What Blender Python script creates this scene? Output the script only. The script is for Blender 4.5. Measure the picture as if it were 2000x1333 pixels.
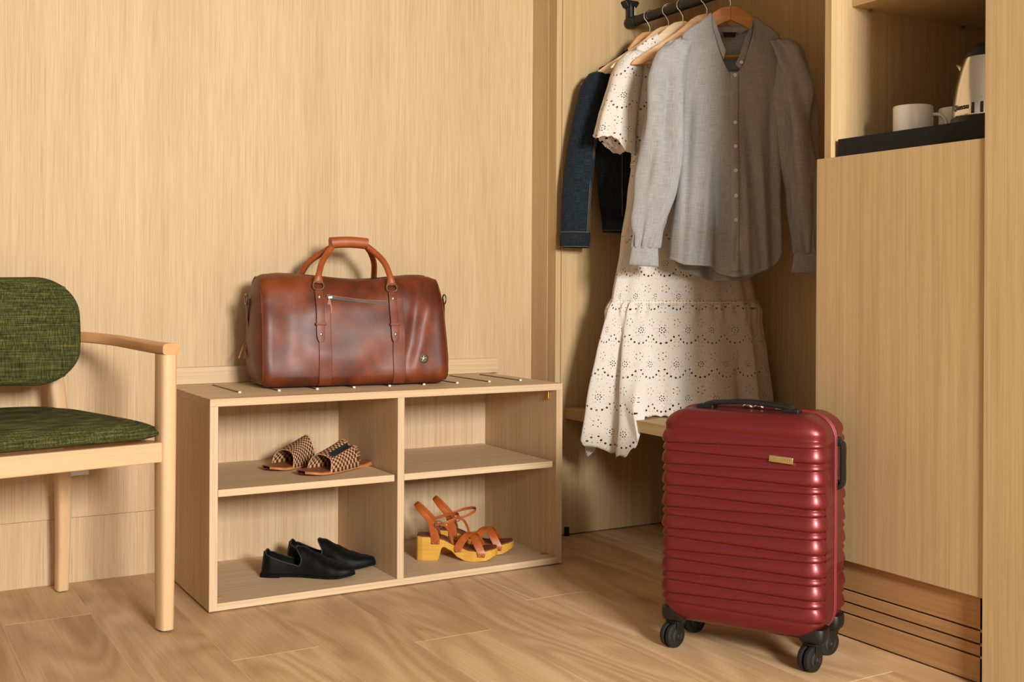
import bpy, bmesh, math, random
from math import sin, cos, pi, sqrt, atan2, radians, exp
from mathutils import Vector, Matrix, noise

for o in list(bpy.data.objects):
    bpy.data.objects.remove(o)
scene = bpy.context.scene
COL = scene.collection
V = Vector

# ------------------------------------------------------------------ camera
YAW, ROLL, FPX, CY, HCAM = .52949, .0054588, 2213.57, 560.31, .82
cam_data = bpy.data.cameras.new('camera')
cam = bpy.data.objects.new('camera', cam_data)
COL.objects.link(cam)
cam_data.sensor_width = 36
cam_data.lens = FPX / 2000 * 36
cam_data.shift_y = -(666.5 - CY) / 2000
cam_data.clip_start = .02
fw = V((sin(YAW), cos(YAW), 0)); rt = V((cos(YAW), -sin(YAW), 0)); up = V((0, 0, 1))
r2 = rt * cos(ROLL) + up * sin(ROLL); u2 = up * cos(ROLL) - rt * sin(ROLL)
M = Matrix((r2, u2, -fw)).transposed().to_4x4()
M.translation = V((0, 0, HCAM))
cam.matrix_world = M
scene.camera = cam

# ------------------------------------------------------------------ light and exposure
vs = scene.view_settings
vs.view_transform = 'Standard'; vs.look = 'None'; vs.gamma = 1; vs.use_curve_mapping = False
vs.exposure = 0.0
world = bpy.data.worlds.new('world'); scene.world = world
world.use_nodes = True
bg = world.node_tree.nodes['Background']
bg.inputs[0].default_value = (.75, .85, 1, 1); bg.inputs[1].default_value = 1.0

WIN = dict(x0=.42, x1=1.36, z0=1.38, z1=2.3, y=-2.6)      # the window in the wall behind the camera
key = bpy.data.lights.new('window_daylight', 'AREA')
key.shape = 'RECTANGLE'; key.size = .9; key.size_y = .88
key.energy = 345; key.color = (1, .985, .95)
ko = bpy.data.objects.new('window_daylight', key); COL.objects.link(ko)
ko.location = ((WIN['x0'] + WIN['x1']) / 2, WIN['y'] + .03, (WIN['z0'] + WIN['z1']) / 2)
ko.rotation_euler = (radians(90), 0, 0)

# ------------------------------------------------------------------ material helpers
def s2l(c):
    c = c / 255.0
    return c / 12.92 if c <= .04045 else ((c + .055) / 1.055) ** 2.4
def rgb(r, g, b): return (s2l(r), s2l(g), s2l(b), 1)

class NT:
    """small helper around a material's node tree"""
    def __init__(s, name):
        s.m = bpy.data.materials.new(name); s.m.use_nodes = True
        s.t = s.m.node_tree; s.n = s.t.nodes
        s.p = s.n['Principled BSDF']; s.out = s.n['Material Output']
    def add(s, typ, **kw):
        nd = s.n.new(typ)
        for k, v in kw.items(): setattr(nd, k, v)
        return nd
    def link(s, a, b): s.t.links.new(a, b)
    def put(s, sock, v):
        if hasattr(v, 'is_linked') or isinstance(v, bpy.types.NodeSocket): s.link(v, sock)
        else: sock.default_value = v
    def math(s, op, a, b=None, c=None):
        nd = s.add('ShaderNodeMath', operation=op)
        for i, v in enumerate((a, b, c)):
            if v is not None: s.put(nd.inputs[i], v)
        return nd.outputs[0]
    def coord(s, kind='Object', scale=(1, 1, 1), loc=(0, 0, 0), rot=(0, 0, 0)):
        tc = s.add('ShaderNodeTexCoord'); mp = s.add('ShaderNodeMapping')
        s.link(tc.outputs[kind], mp.inputs[0])
        s.put(mp.inputs[1], loc); mp.inputs[2].default_value = rot; mp.inputs[3].default_value = scale
        return mp.outputs[0]
    def noise(s, vec, scale=5, detail=3, rough=.55, dist=0):
        nd = s.add('ShaderNodeTexNoise')
        s.link(vec, nd.inputs['Vector'])
        nd.inputs['Scale'].default_value = scale; nd.inputs['Detail'].default_value = detail
        nd.inputs['Roughness'].default_value = rough; nd.inputs['Distortion'].default_value = dist
        return nd.outputs['Fac']
    def ramp(s, fac, stops):
        nd = s.add('ShaderNodeValToRGB'); s.link(fac, nd.inputs[0])
        el = nd.color_ramp.elements
        while len(el) < len(stops): el.new(.5)
        for e, (p, c) in zip(el, stops):
            e.position = p; e.color = c if len(c) == 4 else (*c, 1)
        return nd.outputs[0]
    def mix(s, fac, a, b, mode='MIX'):
        nd = s.add('ShaderNodeMix', data_type='RGBA', blend_type=mode)
        s.put(nd.inputs[0], fac); s.put(nd.inputs[6], a); s.put(nd.inputs[7], b)
        return nd.outputs[2]
    def bump(s, h, strength=.3, dist=.001):
        nd = s.add('ShaderNodeBump'); s.link(h, nd.inputs['Height'])
        nd.inputs['Strength'].default_value = strength; nd.inputs['Distance'].default_value = dist
        s.link(nd.outputs[0], s.p.inputs['Normal'])
    def base(s, c): s.put(s.p.inputs['Base Color'], c)
    def set(s, **kw):
        for k, v in kw.items(): s.p.inputs[k.replace('_', ' ')].default_value = v
        return s
g1 = lambda v: (v, v, v, 1)

def plain(name, col, rough=.5, metal=0, **kw):
    t = NT(name); t.base(col); t.set(Roughness=rough, Metallic=metal, **kw)
    return t.m

def wood(name, light, mid, dark, axis='Z', fine=260, rough=.55, streak=.45, seed=0, rnd=False, bump=.12, along=.012, k=.86):
    """oak veneer: fine streaks along one axis over soft broad bands"""
    light, mid, dark = [(c[0] * k * 1.02, c[1] * k * .975, c[2] * k * .90, 1) for c in (light, mid, dark)]
    t = NT(name)
    i = 'XYZ'.index(axis)
    sc = [1, 1, 1]; sc[i] = along
    sb = [1, 1, 1]; sb[i] = .06
    loc = (seed * 1.7, seed * 2.3, seed * .9)
    if rnd:
        oi = t.add('ShaderNodeObjectInfo')
        cv = t.add('ShaderNodeCombineXYZ')
        for k in range(3): t.link(t.math('MULTIPLY', oi.outputs['Random'], 31 + 17 * k), cv.inputs[k])
        loc = cv.outputs[0]
    v1 = t.coord('Object', sc, loc); v2 = t.coord('Object', sb, loc)
    f1 = t.noise(v1, fine, 5, .65)
    f2 = t.noise(v2, 9, 3, .6, .4)
    f3 = t.noise(v1, fine * .27, 3, .6)
    c = t.ramp(f2, [(.3, mid), (.7, light)])
    k1 = t.ramp(f1, [(.34, g1(1)), (.56, g1(0))])
    c = t.mix(t.math('MULTIPLY', k1, streak), c, dark)
    k3 = t.ramp(f3, [(.4, g1(1)), (.62, g1(0))])
    c = t.mix(t.math('MULTIPLY', k3, streak * .45), c, mid, 'MULTIPLY')
    t.base(c); t.set(Roughness=rough)
    t.p.inputs['Specular IOR Level'].default_value = .35
    t.bump(f1, bump, .0006)
    return t.m

MAT = {}
MAT['wall'] = wood('wall_oak', rgb(222, 198, 162), rgb(212, 185, 147), rgb(150, 114, 74), 'Z', 460, .6, .34)
MAT['ward'] = wood('wardrobe_oak', rgb(222, 196, 152), rgb(212, 184, 138), rgb(168, 134, 88), 'Z', 300, .6, .3, 3, k=.77)
MAT['ward_x'] = wood('wardrobe_oak_flat', rgb(222, 196, 152), rgb(212, 184, 138), rgb(168, 134, 88), 'Y', 300, .6, .3, 5, k=.77)
MAT['bench_z'] = wood('bench_oak_upright', rgb(226, 204, 174), rgb(214, 188, 152), rgb(160, 126, 90), 'Z', 300, .6, .36, 7)
MAT['bench_x'] = wood('bench_oak_flat', rgb(228, 206, 176), rgb(218, 192, 156), rgb(180, 146, 108), 'X', 200, .6, .35, 9)
MAT['beech'] = wood('beech', rgb(232, 200, 162), rgb(224, 188, 148), rgb(204, 164, 124), 'Z', 130, .42, .3, 11)
MAT['beech_x'] = wood('beech_flat', rgb(232, 200, 162), rgb(224, 188, 148), rgb(204, 164, 124), 'X', 130, .42, .3, 12)
MAT['beech_y'] = wood('beech_arm', rgb(222, 172, 122), rgb(210, 158, 108), rgb(188, 134, 88), 'Y', 130, .4, .3, 12)
MAT['grille'] = wood('plinth_wood', rgb(205, 165, 118), rgb(190, 148, 102), rgb(150, 112, 74), 'Y', 120, .6, .4, 4)
MAT['clogwood'] = wood('yellow_lacquered_wood', rgb(232, 186, 88), rgb(222, 172, 70), rgb(190, 132, 48), 'X', 90, .35, .35, 2)

def floor_mat():
    t = NT('floor_oak')
    oi = t.add('ShaderNodeObjectInfo')
    cv = t.add('ShaderNodeCombineXYZ')
    for k in range(3): t.link(t.math('MULTIPLY', oi.outputs['Random'], 23 + 19 * k), cv.inputs[k])
    v = t.coord('Object', (1, .16, 1), cv.outputs[0])
    warp = t.noise(v, 3.2, 2, .5, .6)
    vb = t.coord('Object', (1, .1, 1), cv.outputs[0])
    rings = t.math('SINE', t.math('MULTIPLY', warp, 95))
    rings = t.math('MULTIPLY_ADD', rings, .5, .5)
    fine = t.noise(t.coord('Object', (1, .02, 1), cv.outputs[0]), 170, 4, .6)
    broad = t.noise(vb, 7, 3, .6)
    c = t.ramp(broad, [(.3, rgb(196, 158, 116)), (.5, rgb(216, 180, 136)), (.75, rgb(226, 194, 152))])
    c = t.mix(t.math('MULTIPLY', rings, .34), c, rgb(152, 110, 72))
    c = t.mix(t.math('MULTIPLY', t.ramp(fine, [(.36, g1(1)), (.58, g1(0))]), .22), c, rgb(142, 106, 72))
    vo = t.add('ShaderNodeTexVoronoi'); vo.feature = 'F1'
    t.link(t.coord('Object', (1, .45, 1), cv.outputs[0]), vo.inputs['Vector'])
    vo.inputs['Scale'].default_value = 3.6
    knot = t.ramp(vo.outputs['Distance'], [(.0, g1(1)), (.035, g1(.75)), (.12, g1(0))])
    c = t.mix(t.math('MULTIPLY', knot, .6), c, rgb(96, 66, 40))
    hs = t.add('ShaderNodeHueSaturation'); t.link(c, hs.inputs['Color'])
    t.link(t.math('MULTIPLY_ADD', oi.outputs['Random'], .14, .92), hs.inputs['Value'])
    t.base(hs.outputs[0]); t.set(Roughness=.5)
    t.p.inputs['Specular IOR Level'].default_value = .3
    t.bump(fine, .1, .0005)
    return t.m
MAT['floor'] = floor_mat()
MAT['seam'] = plain('plank_seam', rgb(226, 204, 168), .7)
MAT['white_wall'] = plain('grey_plaster', rgb(160, 156, 150), .9)
MAT['black'] = plain('black_plastic', rgb(11, 12, 11), .45)
MAT['rubber'] = plain('black_rubber', rgb(13, 14, 13), .6)
MAT['hub'] = plain('grey_wheel_hub', rgb(44, 46, 43), .45)
MAT['black_metal'] = plain('black_powder_coat', rgb(9, 9, 9), .5)
MAT['tray'] = plain('black_tray', rgb(7, 7, 6), .75)
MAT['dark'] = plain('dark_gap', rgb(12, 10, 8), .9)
MAT['chrome'] = plain('chrome', rgb(225, 222, 215), .18, 1)
MAT['steel'] = plain('brushed_steel', rgb(222, 214, 204), .3, 1)
MAT['brass'] = plain('brass', rgb(215, 165, 70), .3, 1)
MAT['zipmetal'] = plain('dark_zip_metal', rgb(74, 66, 50), .5, .7)
MAT['pewter'] = plain('aged_metal', rgb(150, 140, 122), .35, 1)
MAT['plate'] = plain('champagne_metal', rgb(205, 188, 145), .38, 1)
MAT['white'] = plain('white_ceramic', rgb(238, 232, 224), .18)
MAT['white_plastic'] = plain('white_plastic', rgb(225, 222, 216), .4)
MAT['stud'] = plain('white_stud', rgb(236, 226, 206), .3)
MAT['slat'] = plain('grey_metal_strip', rgb(92, 84, 70), .4, .8)
MAT['hook'] = plain('hook_wire', rgb(225, 220, 210), .25, 1)
MAT['button'] = plain('shell_button', rgb(228, 224, 214), .25)
MAT['label'] = plain('black_label', rgb(10, 11, 14), .7)
MAT['brown_in'] = plain('dark_brown_footbed', rgb(112, 62, 34), .5)
MAT['thread'] = plain('tan_thread', rgb(112, 98, 78), .8)
MAT['glass'] = plain('window_glass', (1, 1, 1, 1), .02, 0, Transmission_Weight=1.0)

def leather(name, c1, c2, c3, rough=.46, sc=9, bump=.25, coat=.04):
    t = NT(name)
    v = t.coord('Object')
    a = t.noise(v, sc, 4, .6, .3); f = t.noise(v, 420, 3, .6); mm = t.noise(v, 60, 3, .6)
    c = t.ramp(a, [(.3, c1), (.5, c2), (.72, c3)])
    c = t.mix(t.math('MULTIPLY', mm, .25), c, c1)
    t.base(c); t.set(Roughness=rough)
    t.p.inputs['Coat Weight'].default_value = coat; t.p.inputs['Coat Roughness'].default_value = .3
    t.p.inputs['Specular IOR Level'].default_value = .4
    t.bump(f, bump, .0004)
    return t.m
MAT['leather'] = leather('brown_leather', rgb(66, 27, 12), rgb(100, 43, 18), rgb(136, 64, 24))
MAT['leather_dark'] = leather('dark_brown_leather', rgb(78, 36, 18), rgb(96, 46, 22), rgb(116, 58, 28))
MAT['leather_tan'] = leather('tan_leather', rgb(138, 66, 24), rgb(156, 78, 30), rgb(170, 90, 38), .46, 20, .2)
MAT['strap'] = leather('strap_leather', rgb(92, 40, 18), rgb(112, 50, 23), rgb(130, 62, 28), .48, 20, .2)
MAT['sandal'] = leather('cognac_leather', rgb(150, 72, 26), rgb(170, 84, 32), rgb(188, 98, 40), .36, 25, .15)
MAT['slide_bed'] = leather('slide_footbed', rgb(132, 76, 40), rgb(150, 88, 48), rgb(164, 100, 58), .55, 30, .15, 0)
MAT['slide_sole'] = leather('slide_leather', rgb(170, 104, 58), rgb(188, 120, 70), rgb(202, 136, 84), .5, 30, .15, 0)

def fabric(name, base, light, dark, sx=900, sz=900, amt=.5, rough=.95, sheen=.2, kind='UV', slub=.5):
    t = NT(name)
    va = t.coord(kind, (1, .03, .03 if kind == 'Object' else 1)) if kind == 'UV' else t.coord(kind, (1, 1, .03))
    vb = t.coord(kind, (.03, 1, 1)) if kind == 'UV' else t.coord(kind, (.03, .03, 1))
    fa = t.noise(va, sx, 2, .6); fb = t.noise(vb, sz, 2, .6)
    w = t.math('MULTIPLY', t.math('ADD', fa, fb), .5)
    c = t.ramp(w, [(.36, dark), (.5, base), (.64, light)])
    big = t.noise(t.coord(kind), 6, 2, .5)
    c = t.mix(t.math('MULTIPLY', big, .25), c, dark)
    t.base(c); t.set(Roughness=rough)
    t.p.inputs['Sheen Weight'].default_value = sheen
    t.p.inputs['Specular IOR Level'].default_value = .15
    t.bump(w, .35, .0006)
    return t.m
MAT['green'] = fabric('green_woven_upholstery', rgb(64, 66, 32), rgb(106, 106, 58), rgb(32, 36, 17), 520, 520, kind='Object', sheen=0)
MAT['linen'] = fabric('grey_linen', rgb(158, 155, 152), rgb(176, 173, 170), rgb(134, 131, 128), 900, 900, sheen=.1)
MAT['linen_in'] = fabric('grey_linen_inside', rgb(128, 120, 110), rgb(150, 142, 132), rgb(98, 92, 84), 900, 900, sheen=.05)
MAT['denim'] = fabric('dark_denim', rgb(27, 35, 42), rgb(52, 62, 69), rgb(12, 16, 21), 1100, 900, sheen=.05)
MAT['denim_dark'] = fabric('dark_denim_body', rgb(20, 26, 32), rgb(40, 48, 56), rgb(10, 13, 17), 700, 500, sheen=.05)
MAT['velvet'] = plain('black_velvet', rgb(4, 6, 4), .6, 0, Sheen_Weight=.03, Sheen_Roughness=.35, Specular_IOR_Level=.25)
MAT['velvet_trim'] = plain('velvet_edge', rgb(40, 46, 38), .7, 0, Sheen_Weight=.3, Sheen_Roughness=.3)
MAT['black_in'] = plain('black_lining', rgb(5, 5, 5), .8, 0, Specular_IOR_Level=.2)

def red_shell():
    t = NT('red_metallic_shell')
    f = t.noise(t.coord('Object'), 1400, 2, .6)
    t.base(t.ramp(f, [(.3, rgb(104, 26, 29)), (.7, rgb(122, 33, 36))]))
    t.set(Roughness=.40, Metallic=.5)
    t.p.inputs['Coat Weight'].default_value = .3; t.p.inputs['Coat Roughness'].default_value = .25
    return t.m
MAT['red'] = red_shell()
MAT['red_zip'] = plain('red_zip_band', rgb(122, 40, 43), .5, .2)

def eyelet():
    """white cotton with broderie anglaise holes: flowers and scalloped arcs, in UV metres"""
    t = NT('white_eyelet_cotton')
    tc = t.add('ShaderNodeTexCoord'); sp = t.add('ShaderNodeSeparateXYZ'); t.link(tc.outputs['UV'], sp.inputs[0])
    u, v = sp.outputs[0], sp.outputs[1]
    CW, CH = .084, .104
    vv = t.math('DIVIDE', v, CH)
    row = t.math('FLOOR', vv)
    shift = t.math('MULTIPLY', t.math('MODULO', row, 2.0), .5)
    uu = t.math('ADD', t.math('DIVIDE', u, CW), shift)
    lx = t.math('MULTIPLY', t.math('SUBTRACT', t.math('FRACT', uu), .5), CW)
    ly = t.math('MULTIPLY', t.math('SUBTRACT', t.math('FRACT', vv), .5), CH)
    def ring(cx, cy, R, N, rad, ph=0, lo=None, hi=None):
        x = t.math('SUBTRACT', lx, cx); y = t.math('SUBTRACT', ly, cy)
        r = t.math('SQRT', t.math('ADD', t.math('MULTIPLY', x, x), t.math('MULTIPLY', y, y)))
        a = t.math('ADD', t.math('DIVIDE', t.math('ARCTAN2', y, x), 2 * pi), 1 + ph)
        la = t.math('MULTIPLY', t.math('SUBTRACT', t.math('FRACT', t.math('MULTIPLY', a, N)), .5), 2 * pi / N)
        dx = t.math('SUBTRACT', t.math('MULTIPLY', r, t.math('COSINE', la)), R)
        dy = t.math('MULTIPLY', r, t.math('SINE', la))
        d = t.math('SQRT', t.math('ADD', t.math('MULTIPLY', dx, dx), t.math('MULTIPLY', dy, dy)))
        d = t.math('SUBTRACT', d, rad)
        if lo is not None:                       # only the lower part of the ring
            d = t.math('MAXIMUM', d, t.math('SUBTRACT', y, lo))
        return d
    ds = [ring(0, .012, .0, 1, .0019),
          ring(0, .012, .0080, 7, .0021),
          ring(0, .012, .0165, 8, .0013),
          ring(0, .008, .0365, 16, .0033, .02, -.010),
          ring(.042, .036, .0105, 5, .0019),
          ring(-.042, .036, .0105, 5, .0019),
          ring(.042, -.03, .009, 4, .0015),
          ring(-.042, -.03, .009, 4, .0015)]
    vo = t.add('ShaderNodeTexVoronoi'); vo.feature = 'F1'; vo.voronoi_dimensions = '2D'
    t.link(tc.outputs['UV'], vo.inputs['Vector']); vo.inputs['Scale'].default_value = 55
    ds.append(t.math('SUBTRACT', t.math('DIVIDE', vo.outputs['Distance'], 55), .0011))
    d = ds[0]
    for e in ds[1:]: d = t.math('MINIMUM', d, e)
    hole = t.math('LESS_THAN', d, 0)
    rim = t.math('LESS_THAN', d, .0013)
    c = t.mix(rim, rgb(236, 228, 218), rgb(244, 237, 228))
    t.base(c); t.set(Roughness=.9)
    t.p.inputs['Sheen Weight'].default_value = .1
    t.p.inputs['Specular IOR Level'].default_value = .15
    tl = t.add('ShaderNodeBsdfTranslucent'); tl.inputs[0].default_value = rgb(240, 226, 206)
    mx = t.add('ShaderNodeMixShader'); mx.inputs[0].default_value = .22
    t.link(t.p.outputs[0], mx.inputs[1]); t.link(tl.outputs[0], mx.inputs[2])
    tr = t.add('ShaderNodeBsdfTransparent'); m2 = t.add('ShaderNodeMixShader')
    t.link(hole, m2.inputs[0]); t.link(mx.outputs[0], m2.inputs[1]); t.link(tr.outputs[0], m2.inputs[2])
    t.link(m2.outputs[0], t.out.inputs[0])
    h = t.math('ADD', rim, t.noise(t.coord('UV'), 300, 3, .6))
    t.bump(h, .35, .0006)
    return t.m
MAT['eyelet'] = eyelet()

def lace():
    t = NT('white_ladder_lace')
    tc = t.add('ShaderNodeTexCoord'); sp = t.add('ShaderNodeSeparateXYZ'); t.link(tc.outputs['UV'], sp.inputs[0])
    fx = t.math('ABSOLUTE', t.math('SUBTRACT', t.math('FRACT', t.math('DIVIDE', sp.outputs[0], .0095)), .5))
    fy = t.math('ABSOLUTE', t.math('SUBTRACT', t.math('FRACT', t.math('DIVIDE', sp.outputs[1], .0085)), .5))
    h = t.math('MULTIPLY', t.math('LESS_THAN', fx, .3), t.math('LESS_THAN', fy, .27))
    t.base(rgb(238, 226, 208)); t.set(Roughness=.9)
    tr = t.add('ShaderNodeBsdfTransparent'); m2 = t.add('ShaderNodeMixShader')
    t.link(h, m2.inputs[0]); t.link(t.p.outputs[0], m2.inputs[1]); t.link(tr.outputs[0], m2.inputs[2])
    t.link(m2.outputs[0], t.out.inputs[0])
    return t.m
MAT['lace'] = lace()

def weave():
    t = NT('black_tan_weave')
    ck = t.add('ShaderNodeTexChecker'); t.link(t.coord('UV'), ck.inputs['Vector'])
    ck.inputs['Scale'].default_value = 145
    ck.inputs['Color1'].default_value = rgb(206, 158, 116); ck.inputs['Color2'].default_value = rgb(24, 16, 14)
    n = t.noise(t.coord('UV'), 130, 2, .5)
    t.base(t.mix(t.math('MULTIPLY', n, .4), ck.outputs['Color'], rgb(120, 76, 50)))
    t.set(Roughness=.6); t.bump(ck.outputs['Fac'], .5, .0012)
    return t.m
MAT['weave'] = weave()
MAT['weave_dark'] = plain('dark_green_fold', rgb(22, 32, 30), .55)
MAT['fringe'] = plain('tan_fringe', rgb(205, 150, 100), .8)

# ------------------------------------------------------------------ mesh helpers
class MB:
    def __init__(s): s.v = []; s.f = []; s.uv = []
    def vert(s, p, uv=(0, 0)):
        s.v.append(tuple(p)); s.uv.append(uv); return len(s.v) - 1
    def box(s, x0, x1, y0, y1, z0, z1, Mx=None):
        b = len(s.v)
        for p in ((x0, y0, z0), (x1, y0, z0), (x1, y1, z0), (x0, y1, z0), (x0, y0, z1), (x1, y0, z1), (x1, y1, z1), (x0, y1, z1)):
            q = V(p)
            s.vert(Mx @ q if Mx else q)
        for f in ((3, 2, 1, 0), (4, 5, 6, 7), (0, 1, 5, 4), (1, 2, 6, 5), (2, 3, 7, 6), (3, 0, 4, 7)):
            s.f.append(tuple(b + i for i in f))
        return s
    def grid(s, nu, nv, fn, cu=False, cv=False, flip=False):
        """fn(u,v) -> point or (point, uv); nu x nv samples"""
        b = len(s.v)
        for j in range(nv):
            for i in range(nu):
                u = i / (nu if cu else nu - 1); v = j / (nv if cv else nv - 1)
                r = fn(u, v)
                if isinstance(r, tuple) and len(r) == 2: s.vert(r[0], r[1])
                else: s.vert(r, (u, v))
        for j in range(nv if cv else nv - 1):
            for i in range(nu if cu else nu - 1):
                i2 = (i + 1) % nu; j2 = (j + 1) % nv
                q = (b + j * nu + i, b + j * nu + i2, b + j2 * nu + i2, b + j2 * nu + i)
                s.f.append(q[::-1] if flip else q)
        return s
    def cap(s, ring, flip=False):
        s.f.append(tuple(ring[::-1] if flip else ring))
    def tube(s, pts, rad, n=10, caps=True, ref=None, closed=False, square=0):
        """sweep an ellipse; rad = number, (a,b) or list of them; a lies along ref"""
        pts = [V(p) for p in pts]; m = len(pts); b = len(s.v)
        prev = None; L = 0
        for k, p in enumerate(pts):
            if closed: T = pts[(k + 1) % m] - pts[k - 1]
            else: T = pts[min(k + 1, m - 1)] - pts[max(k - 1, 0)]
            T.normalize()
            if ref is not None: A = V(ref[k] if isinstance(ref, list) else ref)
            elif prev is not None: A = prev
            else: A = V((0, 0, 1)) if abs(T.z) < .9 else V((1, 0, 0))
            A = (A - T * A.dot(T)); A.normalize(); prev = A
            B = T.cross(A)
            r = rad[k] if isinstance(rad, list) else rad
            ra, rb = r if isinstance(r, tuple) else (r, r)
            if k: L += (p - pts[k - 1]).length
            for i in range(n):
                th = 2 * pi * i / n; c, d = cos(th), sin(th)
                if square:
                    e = 2 / square
                    c = math.copysign(abs(c) ** e, c); d = math.copysign(abs(d) ** e, d)
                s.vert(p + A * (ra * c) + B * (rb * d), (i / n, L))
        for k in range(m if closed else m - 1):
            for i in range(n):
                k2 = (k + 1) % m; i2 = (i + 1) % n
                s.f.append((b + k * n + i, b + k * n + i2, b + k2 * n + i2, b + k2 * n + i))
        if caps and not closed:
            s.cap([b + i for i in range(n)], True); s.cap([b + (m - 1) * n + i for i in range(n)])
        return s
    def ribbon(s, pts, ref, w, th):
        """flat strap: width direction ref (vector or list), width w (number or list), thickness th"""
        m = len(pts); rs = []
        for k in range(m):
            ww = w[k] if isinstance(w, list) else w
            rs.append((ww / 2, th / 2))
        return s.tube(pts, rs, 12, True, ref, square=5)
    def lathe(s, prof, n=32, c=(0, 0, 0), axis='Z', caps=True):
        b = len(s.v); c = V(c); m = len(prof)
        for r, z in prof:
            for i in range(n):
                a = 2 * pi * i / n
                p = V((r * cos(a), r * sin(a), z))
                if axis == 'Y': p = V((p.x, -p.z, p.y))
                if axis == 'X': p = V((p.z, p.x, p.y))
                s.vert(c + p, (i / n, z))
        for k in range(m - 1):
            for i in range(n):
                i2 = (i + 1) % n
                s.f.append((b + k * n + i, b + k * n + i2, b + (k + 1) * n + i2, b + (k + 1) * n + i))
        if caps:
            s.cap([b + i for i in range(n)], True); s.cap([b + (m - 1) * n + i for i in range(n)])
        return s
    def prism(s, poly, fn, t0, t1):
        """poly: list of 2d points, fn(a,b,t)->point"""
        b = len(s.v); n = len(poly)
        for t in (t0, t1):
            for a, c in poly: s.vert(fn(a, c, t))
        s.cap([b + i for i in range(n)], True); s.cap([b + n + i for i in range(n)])
        for i in range(n):
            j = (i + 1) % n
            s.f.append((b + i, b + j, b + n + j, b + n + i))
        return s
    def build(s, name, mat, parent=None, smooth=False, bevel=0, seg=2, sub=0, solid=0, merge=0, fixn=True, offset=0, label=None):
        me = bpy.data.meshes.new(name)
        me.from_pydata(s.v, [], s.f)
        ul = me.uv_layers.new(name='UVMap')
        for lp in me.loops: ul.data[lp.index].uv = s.uv[lp.vertex_index]
        if merge or fixn:
            bm = bmesh.new(); bm.from_mesh(me)
            if merge: bmesh.ops.remove_doubles(bm, verts=bm.verts, dist=merge)
            bmesh.ops.recalc_face_normals(bm, faces=bm.faces)
            bm.to_mesh(me); bm.free()
        me.materials.append(MAT[mat] if isinstance(mat, str) else mat)
        if smooth:
            for p in me.polygons: p.use_smooth = True
            if smooth != 'all': me.set_sharp_from_angle(angle=radians(42))
        o = bpy.data.objects.new(name, me); COL.objects.link(o)
        if parent: o.parent = parent
        if solid:
            md = o.modifiers.new('solid', 'SOLIDIFY'); md.thickness = solid; md.offset = offset
        if bevel:
            md = o.modifiers.new('bevel', 'BEVEL'); md.width = bevel; md.segments = seg; md.limit_method = 'ANGLE'
            md.harden_normals = False
        if sub:
            md = o.modifiers.new('sub', 'SUBSURF'); md.levels = sub; md.render_levels = sub
        if label: o['label'] = label
        return o

def box(name, mat, parent, x0, x1, y0, y1, z0, z1, bevel=.001, seg=2):
    return MB().box(x0, x1, y0, y1, z0, z1).build(name, mat, parent, bevel=bevel, seg=seg)
def thing(name, label, cat, loc=(0, 0, 0), rotz=0, group=None):
    o = bpy.data.objects.new(name, None); COL.objects.link(o)
    o.empty_display_size = .05
    o.location = loc; o.rotation_euler = (0, 0, rotz)
    return tag(o, label, cat, group)
def tag(o, label, cat, group=None):
    o['label'] = label; o['category'] = cat
    if group: o['group'] = group
    return o
def struct(o, label=None):
    o['kind'] = 'structure'
    if label: o['label'] = label
    return o
def lerp(a, b, t): return a + (b - a) * t
def clamp(x, a=0., b=1.): return max(a, min(b, x))
def sm(x, a, b):
    t = clamp((x - a) / (b - a)); return t * t * (3 - 2 * t)
def curve1(pts, x):
    """smooth interpolation through (x,y) knots"""
    if x <= pts[0][0]: return pts[0][1]
    for (a, ya), (b, yb) in zip(pts, pts[1:]):
        if x <= b:
            t = (x - a) / (b - a); return lerp(ya, yb, t * t * (3 - 2 * t) * .5 + t * .5)
    return pts[-1][1]
def spline(pts, n, closed=False):
    """Catmull-Rom through points"""
    pts = [V(p) for p in pts]; out = []
    m = len(pts); segs = m if closed else m - 1
    for k in range(n if closed else n + 1):
        x = k / n * segs; i = min(int(x), segs - 1); t = x - i
        if closed: p0, p1, p2, p3 = pts[i - 1], pts[i], pts[(i + 1) % m], pts[(i + 2) % m]
        else: p0, p1, p2, p3 = pts[max(i - 1, 0)], pts[i], pts[i + 1], pts[min(i + 2, m - 1)]
        out.append(.5 * ((2 * p1) + (p2 - p0) * t + (2 * p0 - 5 * p1 + 4 * p2 - p3) * t * t + (3 * p1 - p0 - 3 * p2 + p3) * t ** 3))
    return out
def rr(s, t, hw, hh, R):
    """map the square [-1,1]^2 onto a rounded rectangle, ring by ring"""
    rho = max(abs(s), abs(t))
    if rho < 1e-9: return 0, 0
    x, z = s / rho * hw, t / rho * hh
    qx = clamp(x, -(hw - R), hw - R); qz = clamp(z, -(hh - R), hh - R)
    dx, dz = x - qx, z - qz
    if abs(dx) > 1e-9 and abs(dz) > 1e-9:
        l = sqrt(dx * dx + dz * dz); dx *= R / l; dz *= R / l
    return (qx + dx) * rho, (qz + dz) * rho
def nz(x, y=0, z=0): return noise.noise(V((x, y, z)))
random.seed(4)

# ================================================================== THE ROOM
YB, YP, XC, XW = 3.285, 3.132, 2.0, 2.0246
CEILZ = 2.5
wall = struct(MB().box(-2.0, XC, YB, YB + .1, .18, CEILZ).build('wall_back', 'wall', bevel=.0012), 'pale oak veneer wall panel behind the bench')
MB().box(-2.0, XC, YB + .007, YB + .1, 0, .1785).build('lower_panel', 'wall', wall, bevel=.001)
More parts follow.
